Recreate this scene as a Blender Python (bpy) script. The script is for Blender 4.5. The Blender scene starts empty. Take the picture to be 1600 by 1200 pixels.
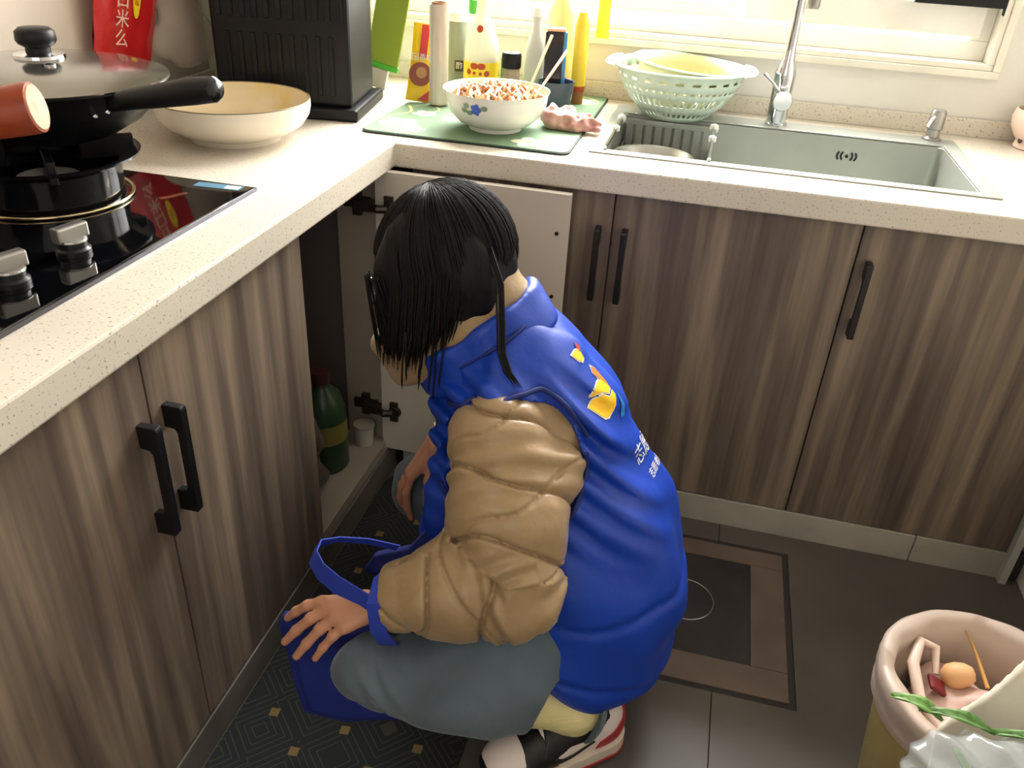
import bpy, math, random
import numpy as np
from mathutils import Vector, Matrix, Euler
from mathutils.bvhtree import BVHTree

SC = bpy.context.scene
COL = SC.collection
V = Vector

# ------------------------------------------------------------------ camera
cam_d = bpy.data.cameras.new('camera')
cam_d.sensor_width = 36.0
cam_d.lens = 36.0 * 1298.21 / 1600.0
cam_d.clip_start = 0.02
cam = bpy.data.objects.new('camera', cam_d)
COL.objects.link(cam)
cam.location = (0.62444, -1.61162, 1.27363)
cam.rotation_euler = Euler((1.03622126, -0.05167075, 0.24333217), 'XYZ')
SC.camera = cam

# ------------------------------------------------------------------ world, light, exposure
w = bpy.data.worlds.new('sky'); SC.world = w
w.use_nodes = True
bg = w.node_tree.nodes['Background']
bg.inputs['Color'].default_value = (1.0, 0.985, 0.96, 1)
bg.inputs['Strength'].default_value = 15.0

def area(name, loc, rot, size, size_y, energy, color, portal=False):
    l = bpy.data.lights.new(name, 'AREA'); l.shape = 'RECTANGLE'
    l.size = size; l.size_y = size_y; l.energy = energy; l.color = color
    if portal: l.cycles.is_portal = True
    o = bpy.data.objects.new(name, l); COL.objects.link(o)
    o.location = loc; o.rotation_euler = rot
    return o
# daylight enters through the window only: a sky portal in its opening
area('window_portal', (0.45, 0.80, 1.5), (math.radians(-90), 0, 0), 1.5, 1.0, 1, (1, 1, 1), True)
# bright overcast sky patch that stands high outside the window
area('sky_glow', (0.35, 1.9, 2.7), (math.radians(-50), 0, 0), 2.2, 1.6, 270, (1.0, 0.98, 0.955))
# added fill lamp behind the camera, lifts the unlit cabinet fronts
area('room_fill', (0.5, -2.45, 1.7), (math.radians(80), 0, 0), 1.2, 1.2, 5.0, (1.0, 0.94, 0.88))

vs = SC.view_settings
vs.view_transform = 'Standard'; vs.look = 'None'
vs.exposure = 0.4; vs.gamma = 1.0; vs.use_curve_mapping = False

# ------------------------------------------------------------------ materials
def srgb(r, g, b):
    f = lambda c: (c/255/12.92) if c/255 <= 0.04045 else ((c/255+0.055)/1.055)**2.4
    return (f(r), f(g), f(b), 1)

MATS = {}
def mat(name, col, rough=0.5, metal=0.0, trans=0.0, ior=1.45, alpha=1.0, sheen=0, spec=None, coat=0, sub=0):
    m = bpy.data.materials.new(name); m.use_nodes = True
    b = m.node_tree.nodes['Principled BSDF']
    b.inputs['Base Color'].default_value = srgb(*col)
    b.inputs['Roughness'].default_value = rough
    b.inputs['Metallic'].default_value = metal
    b.inputs['Transmission Weight'].default_value = trans
    b.inputs['IOR'].default_value = ior
    b.inputs['Alpha'].default_value = alpha
    if sheen: b.inputs['Sheen Weight'].default_value = sheen
    if spec is not None: b.inputs['Specular IOR Level'].default_value = spec
    if coat: b.inputs['Coat Weight'].default_value = coat
    if sub:
        b.inputs['Subsurface Weight'].default_value = sub
        b.inputs['Subsurface Radius'].default_value = (0.01, 0.004, 0.002)
    MATS[name] = m
    return m

def nd(m, t, **k):
    n = m.node_tree.nodes.new(t)
    for a, v in k.items():
        if a in n.inputs: n.inputs[a].default_value = v
        else: setattr(n, a, v)
    return n
def lk(m, a, ao, b, bi): m.node_tree.links.new(a.outputs[ao], b.inputs[bi])
def bsdf(m): return m.node_tree.nodes['Principled BSDF']

def vary(m, c2, scale=8, stretch=(1, 1, 1), lo=0.35, hi=0.65, detail=4, bump=0.0, bdist=0.002, bscale=None, bstretch=None, dist=0.0):
    """second colour through a stretched noise, plus optional fine relief"""
    tc = nd(m, 'ShaderNodeTexCoord'); mp = nd(m, 'ShaderNodeMapping')
    mp.inputs['Scale'].default_value = stretch
    lk(m, tc, 'Object', mp, 'Vector')
    n = nd(m, 'ShaderNodeTexNoise'); n.inputs['Scale'].default_value = scale; n.inputs['Detail'].default_value = detail
    n.inputs['Distortion'].default_value = dist
    lk(m, mp, 'Vector', n, 'Vector')
    r = nd(m, 'ShaderNodeValToRGB')
    r.color_ramp.elements[0].position = lo; r.color_ramp.elements[1].position = hi
    r.color_ramp.elements[0].color = bsdf(m).inputs['Base Color'].default_value[:]
    r.color_ramp.elements[1].color = srgb(*c2)
    lk(m, n, 'Fac', r, 'Fac'); lk(m, r, 'Color', bsdf(m), 'Base Color')
    if bump:
        mp2 = nd(m, 'ShaderNodeMapping'); mp2.inputs['Scale'].default_value = bstretch or stretch
        lk(m, tc, 'Object', mp2, 'Vector')
        n2 = nd(m, 'ShaderNodeTexNoise'); n2.inputs['Scale'].default_value = bscale or scale; n2.inputs['Detail'].default_value = 5
        lk(m, mp2, 'Vector', n2, 'Vector')
        bp = nd(m, 'ShaderNodeBump'); bp.inputs['Strength'].default_value = bump; bp.inputs['Distance'].default_value = bdist
        lk(m, n2, 'Fac', bp, 'Height'); lk(m, bp, 'Normal', bsdf(m), 'Normal')
    return m

def speckle(m, dark, scale=260, thr=0.30, c2=None):
    tc = nd(m, 'ShaderNodeTexCoord')
    n = nd(m, 'ShaderNodeTexNoise'); n.inputs['Scale'].default_value = scale; n.inputs['Detail'].default_value = 1.0
    lk(m, tc, 'Object', n, 'Vector')
    r = nd(m, 'ShaderNodeValToRGB'); r.color_ramp.elements[0].position = thr; r.color_ramp.elements[1].position = thr+0.05
    r.color_ramp.elements[0].color = (1, 1, 1, 1); r.color_ramp.elements[1].color = (0, 0, 0, 1)
    lk(m, n, 'Fac', r, 'Fac')
    n2 = nd(m, 'ShaderNodeTexNoise'); n2.inputs['Scale'].default_value = 5; n2.inputs['Detail'].default_value = 5
    lk(m, tc, 'Object', n2, 'Vector')
    mx0 = nd(m, 'ShaderNodeMixRGB'); mx0.inputs['Color1'].default_value = bsdf(m).inputs['Base Color'].default_value[:]
    mx0.inputs['Color2'].default_value = srgb(*(c2 or dark)); lk(m, n2, 'Fac', mx0, 'Fac')
    mx = nd(m, 'ShaderNodeMixRGB'); mx.inputs['Color2'].default_value = srgb(*dark)
    lk(m, mx0, 'Color', mx, 'Color1'); lk(m, r, 'Color', mx, 'Fac'); lk(m, mx, 'Color', bsdf(m), 'Base Color')

def wood_laminate():
    m = mat('door_wood', (120, 104, 88), 0.42)
    tc = nd(m, 'ShaderNodeTexCoord'); mp = nd(m, 'ShaderNodeMapping'); mp.inputs['Scale'].default_value = (1, 1, 0.05)
    lk(m, tc, 'Object', mp, 'Vector')
    a = nd(m, 'ShaderNodeTexNoise'); a.inputs['Scale'].default_value = 22; a.inputs['Detail'].default_value = 3; a.inputs['Distortion'].default_value = 0.35
    lk(m, mp, 'Vector', a, 'Vector')
    b = nd(m, 'ShaderNodeTexNoise'); b.inputs['Scale'].default_value = 120; b.inputs['Detail'].default_value = 6
    lk(m, mp, 'Vector', b, 'Vector')
    r = nd(m, 'ShaderNodeValToRGB'); cr = r.color_ramp
    cr.elements[0].position = 0.30; cr.elements[0].color = srgb(80, 68, 60)
    cr.elements[1].position = 0.72; cr.elements[1].color = srgb(140, 124, 104)
    e = cr.elements.new(0.48); e.color = srgb(102, 89, 78)
    e = cr.elements.new(0.56); e.color = srgb(118, 104, 89)
    lk(m, a, 'Fac', r, 'Fac')
    mx = nd(m, 'ShaderNodeMixRGB'); mx.blend_type = 'OVERLAY'; mx.inputs['Fac'].default_value = 0.35
    lk(m, r, 'Color', mx, 'Color1'); lk(m, b, 'Fac', mx, 'Color2'); lk(m, mx, 'Color', bsdf(m), 'Base Color')
    bp = nd(m, 'ShaderNodeBump'); bp.inputs['Strength'].default_value = 0.15; bp.inputs['Distance'].default_value = 0.001
    lk(m, b, 'Fac', bp, 'Height'); lk(m, bp, 'Normal', bsdf(m), 'Normal')
    return m
WOOD = wood_laminate()

QUARTZ = mat('quartz', (214, 206, 190), 0.22); speckle(QUARTZ, (158, 152, 142), 230, 0.31, (200, 192, 176))
WALLM = mat('wall_tile', (228, 225, 217), 0.35); vary(WALLM, (216, 212, 202), 3, lo=0.3, hi=0.7)
LEFTW = mat('left_wall', (206, 194, 178), 0.5); vary(LEFTW, (194, 182, 166), 3)
PILLAR = mat('pillar_paint', (194, 194, 166), 0.5)
CEIL = mat('ceiling_paint', (210, 205, 198), 0.8)
PVC = mat('window_pvc', (232, 229, 220), 0.35); vary(PVC, (216, 211, 198), 6, lo=0.45, hi=0.8)
STONE = mat('surround_stone', (228, 223, 208), 0.3); vary(STONE, (210, 204, 186), 9, lo=0.45, hi=0.8)
GROUT = mat('grout', (52, 48, 45), 0.9)
TILE = mat('floor_tile', (92, 84, 78), 0.38); vary(TILE, (76, 71, 66), 5, lo=0.3, hi=0.7, detail=8, bump=0.1, bscale=40)
HATCH = mat('hatch_frame_tile', (108, 92, 82), 0.4); vary(HATCH, (92, 80, 72), 8)
HATCHD = mat('hatch_plate', (40, 37, 37), 0.5); vary(HATCHD, (52, 48, 47), 10)
KICK = mat('kick_stone', (172, 166, 152), 0.4); vary(KICK, (150, 145, 132), 6)
KICKG = mat('kick_grey', (104, 98, 90), 0.45); vary(KICKG, (82, 78, 72), 8)
CARC = mat('carcass_white', (150, 140, 126), 0.45); vary(CARC, (138, 129, 116), 4)
DOORIN = mat('door_inner', (196, 188, 174), 0.5); vary(DOORIN, (184, 176, 164), 4, lo=0.3, hi=0.8)
VOIDSHADE = mat('corner_shade', (84, 78, 74), 0.7)  # dark tone that paints the shade of the blind corner
BLACKM = mat('black_metal', (22, 22, 24), 0.35, 0.2)
BLACKP = mat('black_plastic', (15, 15, 17), 0.45, spec=0.3); vary(BLACKP, (24, 24, 26), 14, lo=0.4, hi=0.8, bump=0.15, bscale=60)
BLACKG = mat('black_glass', (7, 7, 9), 0.05, spec=0.7)
IRON = mat('black_iron', (18, 18, 20), 0.38, 0.4)
ENAMEL = mat('black_enamel', (16, 16, 18), 0.12)
STEEL = mat('brushed_steel', (176, 176, 170), 0.32, 1.0)
vary(STEEL, (150, 150, 144), 5, bump=0.05, bscale=300, bstretch=(0.05, 1, 1))
SINKM = mat('sink_steel', (168, 172, 164), 0.36, 0.45); vary(SINKM, (150, 155, 146), 6, lo=0.3, hi=0.8)
CHROME = mat('chrome', (205, 205, 208), 0.10, 1.0)
SATIN = mat('satin_knob', (158, 155, 150), 0.3, 0.8)
GOLD = mat('gold_ring', (205, 185, 150), 0.2, 1.0)
CERAM = mat('cream_ceramic', (228, 218, 200), 0.22)
CERIN = mat('cream_glaze_inner', (222, 205, 168), 0.2); vary(CERIN, (216, 194, 110), 9, lo=0.60, hi=0.75)
WHITEC = mat('white_ceramic', (228, 226, 218), 0.15)
BROWNL = mat('brown_rim', (120, 104, 84), 0.4)
ORANGEW = mat('red_brown_wood', (150, 62, 28), 0.35); vary(ORANGEW, (120, 44, 18), 40, (0.1, 1, 1))
ENDW = mat('end_grain', (222, 176, 142), 0.6); vary(ENDW, (200, 150, 118), 60)
BAMBOO = mat('bamboo', (214, 170, 110), 0.5)
GREENMAT = mat('mat_green', (112, 140, 108), 0.7)
MATEDGE = mat('mat_edge', (34, 50, 42), 0.7)
MATWHITE = mat('mat_print_cream', (218, 216, 190), 0.7)
MATYEL = mat('mat_print_yellow', (206, 196, 130), 0.7)
RAG = mat('rag_pink', (206, 160, 148), 0.9, sheen=0.3); vary(RAG, (160, 106, 98), 22, lo=0.45, hi=0.7, bump=0.4, bscale=200)
RAGB = mat('rag_brown', (120, 96, 86), 0.9)
LIME = mat('lime_plastic', (122, 142, 52), 0.4); LIMED = mat('green_plastic', (70, 160, 52), 0.4)
YELLOW = mat('pouch_yellow', (240, 200, 30), 0.3); REDP = mat('pouch_red', (196, 40, 30), 0.3)
REDBAG = mat('red_foil', (198, 40, 40), 0.22); vary(REDBAG, (184, 32, 36), 9, bump=0.6, bscale=24, bdist=0.004)
PALEP = mat('print_pale', (228, 190, 170), 0.4)
CLEARB = mat('clear_film', (238, 234, 228), 0.16, alpha=0.28)
CLEARB2 = mat('cloudy_film', (206, 190, 176), 0.3, alpha=0.35)
WRAP = mat('cling_roll', (212, 204, 190), 0.12, coat=0.5); vary(WRAP, (190, 176, 158), 9, (8, 8, 0.3))
CARDB = mat('card_core', (150, 116, 84), 0.8)
def glassy(name, col, alpha, rough=0.08):
    return mat(name, col, rough, alpha=alpha, coat=0.3)
GLASSC = glassy('clear_glass', (226, 226, 206), 0.42)
GLASSG = glassy('greenish_glass', (150, 160, 140), 0.6)
LABELY = mat('label_yellow', (238, 205, 40), 0.4); LABELR = mat('label_red', (176, 66, 28), 0.4)
LABELK = mat('label_black', (50, 54, 50), 0.5); PRINTW = mat('print_white', (226, 226, 220), 0.5)
SAUCE = mat('dark_sauce', (34, 30, 34), 0.12)
BLUEB = mat('box_blue', (60, 130, 170), 0.4)
NAVYC = mat('cup_slate', (70, 80, 92), 0.25)
OIL = glassy('yellow_oil', (250, 222, 70), 0.75)
COLG = mat('colander_mint', (204, 222, 206), 0.3, sub=0.1)
COLY = mat('colander_yellow', (196, 184, 138), 0.35)
WHITEP = mat('white_plastic', (228, 228, 224), 0.3)
BINM = mat('bin_film', (188, 170, 156), 0.4, alpha=0.93)
BINB = mat('bin_body', (176, 158, 96), 0.35)
NOODLE = mat('noodle', (188, 138, 92), 0.45, sub=0.15)
EGG = mat('egg_shell', (214, 164, 116), 0.5)
LEAFG = mat('leaf_green', (84, 122, 56), 0.5)
STALK = mat('stalk_green', (104, 142, 70), 0.5)
CREAMBAG = mat('cream_bag', (222, 214, 192), 0.45); vary(CREAMBAG, (206, 196, 172), 5, bump=0.3, bscale=12, bdist=0.004)
FOIL = mat('shiny_film', (214, 222, 224), 0.10, alpha=0.28, coat=1)
POT = mat('pot_blush', (232, 206, 190), 0.3); POTD = mat('pot_dark', (70, 60, 56), 0.5); GARLIC = mat('garlic', (226, 212, 214), 0.5)
BROWNH = mat('hinge_bronze', (64, 56, 50), 0.35, 0.7)
GLASSW = mat('window_glass', (250, 250, 250), 0.02, alpha=0.08)
SKIN = mat('skin', (198, 142, 112), 0.5, sub=0.1)
LIPS = mat('lips', (170, 90, 80), 0.5)
def hairmat():
    m = mat('dark_hair', (12, 10, 10), 0.55, spec=0.25)
    return vary(m, (28, 20, 18), 90, (1, 1, 0.12), lo=0.5, hi=0.9, bump=0.5, bscale=160, bstretch=(1, 1, 0.08), bdist=0.002)
HAIR = hairmat()
VEST = mat('royal_blue_cloth', (12, 62, 172), 0.45)
vary(VEST, (9, 52, 154), 4, bump=0.30, bscale=14, bdist=0.01, bstretch=(1, 1, 1))
VESTD = mat('navy_trim', (12, 34, 104), 0.6)
JACKET = mat('khaki_puffer', (160, 134, 98), 0.34, sheen=0.1)
vary(JACKET, (148, 122, 88), 5, bump=0.45, bscale=26, bdist=0.006)
JEANS = mat('denim', (92, 106, 114), 0.85, sheen=0.2)
vary(JEANS, (72, 84, 94), 9, (1, 1, 1), lo=0.3, hi=0.75, detail=8, bump=0.3, bscale=50, bdist=0.003)
JEANST = mat('denim_stitch', (62, 72, 82), 0.9)
BAGB = mat('tote_blue', (28, 44, 130), 0.8); vary(BAGB, (22, 36, 112), 8, bump=0.3, bscale=30, bdist=0.004)
STRAPB = mat('strap_blue', (40, 62, 168), 0.75)
SHOEW = mat('shoe_white', (222, 208, 202), 0.5); SHOEK = mat('shoe_black', (20, 18, 18), 0.45); SHOER = mat('shoe_red', (160, 46, 52), 0.5)
SOLE = mat('sole_cream', (206, 192, 174), 0.6)
SOCK = mat('sock_cream', (218, 206, 150), 0.9)
GLASSF = mat('wire_rim', (190, 190, 186), 0.2, 1.0); LENS = glassy('lens', (200, 210, 210), 0.2, 0.02)
LOGOY = mat('logo_yellow', (246, 192, 26), 0.45); LOGOO = mat('logo_orange', (232, 120, 40), 0.45); LOGOR = mat('logo_red', (190, 44, 60), 0.45)
TEAL = mat('logo_teal', (40, 120, 190), 0.45)
OILJUG = mat('jug_green', (36, 58, 34), 0.3); DARKBAG = mat('murky_bag', (96, 86, 76), 0.25, alpha=0.7)

def rug_material():
    m = mat('rug_weave', (30, 33, 34), 0.95)
    tc = nd(m, 'ShaderNodeTexCoord')
    mp = nd(m, 'ShaderNodeMapping'); mp.inputs['Scale'].default_value = (7.5, 7.5, 0)
    mp.inputs['Rotation'].default_value = (0, 0, math.radians(45))
    lk(m, tc, 'Object', mp, 'Vector')
    v = nd(m, 'ShaderNodeTexVoronoi'); v.distance = 'CHEBYCHEV'; v.inputs['Randomness'].default_value = 0.25; v.inputs['Scale'].default_value = 1.4
    lk(m, mp, 'Vector', v, 'Vector')
    mu = nd(m, 'ShaderNodeMath', operation='MULTIPLY'); mu.inputs[1].default_value = 9
    lk(m, v, 'Distance', mu, 0)
    fr = nd(m, 'ShaderNodeMath', operation='FRACT'); lk(m, mu, 'Value', fr, 0)
    r = nd(m, 'ShaderNodeValToRGB'); r.color_ramp.elements[0].position = 0.10; r.color_ramp.elements[0].color = srgb(60, 60, 52)
    r.color_ramp.elements[1].position = 0.2; r.color_ramp.elements[1].color = srgb(28, 31, 32)
    lk(m, fr, 'Value', r, 'Fac'); lk(m, r, 'Color', bsdf(m), 'Base Color')
    return m
RUG = rug_material()
RUGSQ = mat('rug_gold', (112, 92, 54), 0.9)

# ------------------------------------------------------------------ mesh helpers
class MB:
    def __init__(s): s.v = []; s.f = []
    def add(s, vs_, fs):
        b = len(s.v); s.v += [tuple(x) for x in vs_]; s.f += [tuple(b+i for i in f) for f in fs]; return s
    def box(s, lo, hi, M=None):
        (x0, y0, z0), (x1, y1, z1) = lo, hi
        vv = [V(p) for p in ((x0,y0,z0),(x1,y0,z0),(x1,y1,z0),(x0,y1,z0),(x0,y0,z1),(x1,y0,z1),(x1,y1,z1),(x0,y1,z1))]
        if M is not None: vv = [M @ p for p in vv]
        return s.add(vv, [(0,3,2,1),(4,5,6,7),(0,1,5,4),(1,2,6,5),(2,3,7,6),(3,0,4,7)])
    def cells(s, xs, ys, skip, z0, z1):
        """prism over a grid of cells, those in skip left out"""
        nx, ny = len(xs)-1, len(ys)-1
        on = lambda i, j: 0 <= i < nx and 0 <= j < ny and (i, j) not in skip
        idx = {}
        vv = []; ff = []
        def P(i, j, t):
            k = (i, j, t)
            if k not in idx: idx[k] = len(vv); vv.append((xs[i], ys[j], z1 if t else z0))
            return idx[k]
        for i in range(nx):
            for j in range(ny):
                if not on(i, j): continue
                ff.append((P(i,j,1),P(i+1,j,1),P(i+1,j+1,1),P(i,j+1,1)))
                ff.append((P(i,j,0),P(i,j+1,0),P(i+1,j+1,0),P(i+1,j,0)))
                if not on(i-1,j): ff.append((P(i,j,0),P(i,j,1),P(i,j+1,1),P(i,j+1,0)))
                if not on(i+1,j): ff.append((P(i+1,j,0),P(i+1,j+1,0),P(i+1,j+1,1),P(i+1,j,1)))
                if not on(i,j-1): ff.append((P(i,j,0),P(i+1,j,0),P(i+1,j,1),P(i,j,1)))
                if not on(i,j+1): ff.append((P(i,j+1,0),P(i,j+1,1),P(i+1,j+1,1),P(i+1,j+1,0)))
        return s.add(vv, ff)
    def lathe(s, c, prof, n=32, M=None, sq=1.0, sy=1.0):
        """prof: list of (r, z) from start to end; r=0 ends are capped"""
        rows = []; vv = []
        for r, z in prof:
            if r <= 1e-6: rows.append([len(vv)]); vv.append(V((0, 0, z)))
            else:
                row = []
                for k in range(n):
                    a = 2*math.pi*k/n
                    row.append(len(vv)); vv.append(V((r*math.cos(a), r*math.sin(a)*sy, z)))
                rows.append(row)
        ff = []
        for a, b in zip(rows, rows[1:]):
            for k in range(n):
                k2 = (k+1) % n
                if len(a) == 1 and len(b) == 1: continue
                if len(a) == 1: ff.append((a[0], b[k2], b[k]))
                elif len(b) == 1: ff.append((a[k], a[k2], b[0]))
                else: ff.append((a[k], a[k2], b[k2], b[k]))
        c = V(c)
        if M is None: vv = [p + c for p in vv]
        else: vv = [M @ p + c for p in vv]
        return s.add(vv, ff)
    def tube(s, pts, r, n=8, flat=None, cap=True):
        """swept tube; r number or list; flat=(axis, k): squash along an axis"""
        pts = [V(p) for p in pts]; m = len(pts)
        rs = r if isinstance(r, (list, tuple)) else [r]*m
        vv = []; ff = []
        t0 = (pts[1]-pts[0]).normalized()
        up = V((0, 0, 1)) if abs(t0.z) < 0.9 else V((1, 0, 0))
        nrm = (up - t0*up.dot(t0)).normalized()
        for i, p in enumerate(pts):
            t = (pts[min(i+1, m-1)] - pts[max(i-1, 0)]).normalized()
            nrm = (nrm - t*nrm.dot(t)).normalized(); bn = t.cross(nrm)
            for k in range(n):
                a = 2*math.pi*k/n
                o = nrm*math.cos(a)*rs[i] + bn*math.sin(a)*rs[i]
                if flat:
                    ax = V(flat[0]); o = o - ax*o.dot(ax)*(1-flat[1])
                vv.append(p+o)
        for i in range(m-1):
            for k in range(n):
                k2 = (k+1) % n
                ff.append((i*n+k, i*n+k2, (i+1)*n+k2, (i+1)*n+k))
        if cap: ff.append(tuple(range(n))[::-1]); ff.append(tuple((m-1)*n+k for k in range(n)))
        return s.add(vv, ff)
    def ribbon(s, pts, width, thick):
        """strip: pts path, width vectors per point"""
        pts = [V(p) for p in pts]; vv = []; ff = []; m = len(pts)
        for i, p in enumerate(pts):
            wd = V(width[i] if isinstance(width, list) else width)
            t = (pts[min(i+1, m-1)] - pts[max(i-1, 0)]).normalized()
            n = wd.cross(t).normalized()*thick
            for q in (p-wd/2-n, p+wd/2-n, p+wd/2+n, p-wd/2+n): vv.append(q)
        for i in range(m-1):
            for k in range(4):
                k2 = (k+1) % 4; ff.append((i*4+k, i*4+k2, (i+1)*4+k2, (i+1)*4+k))
        ff.append((3, 2, 1, 0)); ff.append(tuple((m-1)*4+k for k in range(4)))
        return s.add(vv, ff)
    def prism(s, poly, M, d0, d1):
        """extrude 2D polygon (x,y) between depths d0,d1 along local z; M places it"""
        n = len(poly)
        vv = [M @ V((x, y, d0)) for x, y in poly] + [M @ V((x, y, d1)) for x, y in poly]
        ff = [tuple(range(n))[::-1], tuple(range(n, 2*n))] + [(k, (k+1) % n, n+(k+1) % n, n+k) for k in range(n)]
        return s.add(vv, ff)
    def xf(s, M): s.v = [tuple(M @ V(p)) for p in s.v]; return s

def world_origin(o):
    p = V((0, 0, 0))
    while o is not None: p = p + o.location; o = o.parent
    return p
def obj(name, mb, m, parent=None, bevel=0, smooth=None, kind=None, label=None, origin=None, seg=2):
    me = bpy.data.meshes.new(name)
    if isinstance(mb, tuple): vv, ff = mb
    else: vv, ff = mb.v, mb.f
    org = world_origin(parent) if parent is not None else V(origin or (0, 0, 0))
    if isinstance(vv, np.ndarray):
        me.from_pydata((vv - np.array(org)).tolist(), [], ff.tolist() if isinstance(ff, np.ndarray) else ff)
    else:
        me.from_pydata([tuple(V(p)-org) for p in vv], [], ff)
    me.update()
    o = bpy.data.objects.new(name, me); COL.objects.link(o)
    if parent is not None: o.parent = parent
    else: o.location = org
    ms = m if isinstance(m, (list, tuple)) else [m]
    for q in ms: me.materials.append(q)
    if bevel:
        b = o.modifiers.new('bevel', 'BEVEL'); b.width = bevel; b.segments = seg; b.limit_method = 'ANGLE'; b.angle_limit = math.radians(40)
    if smooth:
        me.polygons.foreach_set('use_smooth', [True]*len(me.polygons))
        if smooth < 180: me.set_sharp_from_angle(angle=math.radians(smooth))
    if kind: o['kind'] = kind
    if label: o['label'] = label
    return o
def tag(o, label, cat, group=None, kind=None):
    o['label'] = label; o['category'] = cat
    if group: o['group'] = group
    if kind: o['kind'] = kind
    return o
def thing(name, label, cat, loc=(0, 0, 0), group=None):
    o = bpy.data.objects.new(name, None); COL.objects.link(o); o.location = loc; o.empty_display_size = 0.05
    return tag(o, label, cat, group)
def struct(name, mb, m, **k):
    o = obj(name, mb, m, **k); o['kind'] = 'structure'; return o
def text_mesh(body, size, M, depth=0.0004):
    """flat lettering as a mesh; M: local x right, y up, z out"""
    c = bpy.data.curves.new('lettering', 'FONT'); c.body = body; c.size = size; c.extrude = depth
    c.align_x = 'CENTER'; c.align_y = 'CENTER'; c.resolution_u = 2
    o = bpy.data.objects.new('lettering', c); COL.objects.link(o)
    dg = bpy.context.evaluated_depsgraph_get(); me = o.evaluated_get(dg).to_mesh()
    mb = MB(); mb.add([M @ v.co for v in me.vertices], [tuple(p.vertices) for p in me.polygons])
    o.evaluated_get(dg).to_mesh_clear(); bpy.data.objects.remove(o); bpy.data.curves.remove(c)
    return mb
def frame(origin, xdir, ydir):
    x = V(xdir).normalized(); y = V(ydir); y = (y - x*y.dot(x)).normalized(); z = x.cross(y)
    M = Matrix.Identity(4)
    for i in range(3): M[i][0] = x[i]; M[i][1] = y[i]; M[i][2] = z[i]; M[i][3] = origin[i]
    return M
def dup(root, loc, label=None):
    r = root.copy(); COL.objects.link(r); r.location = loc
    if label: r['label'] = label
    for ch in [c for c in bpy.data.objects if c.parent == root]:
        c = ch.copy(); COL.objects.link(c); c.parent = r
        for g in [q for q in bpy.data.objects if q.parent == ch]:
            d = g.copy(); COL.objects.link(d); d.parent = c
    return r

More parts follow.
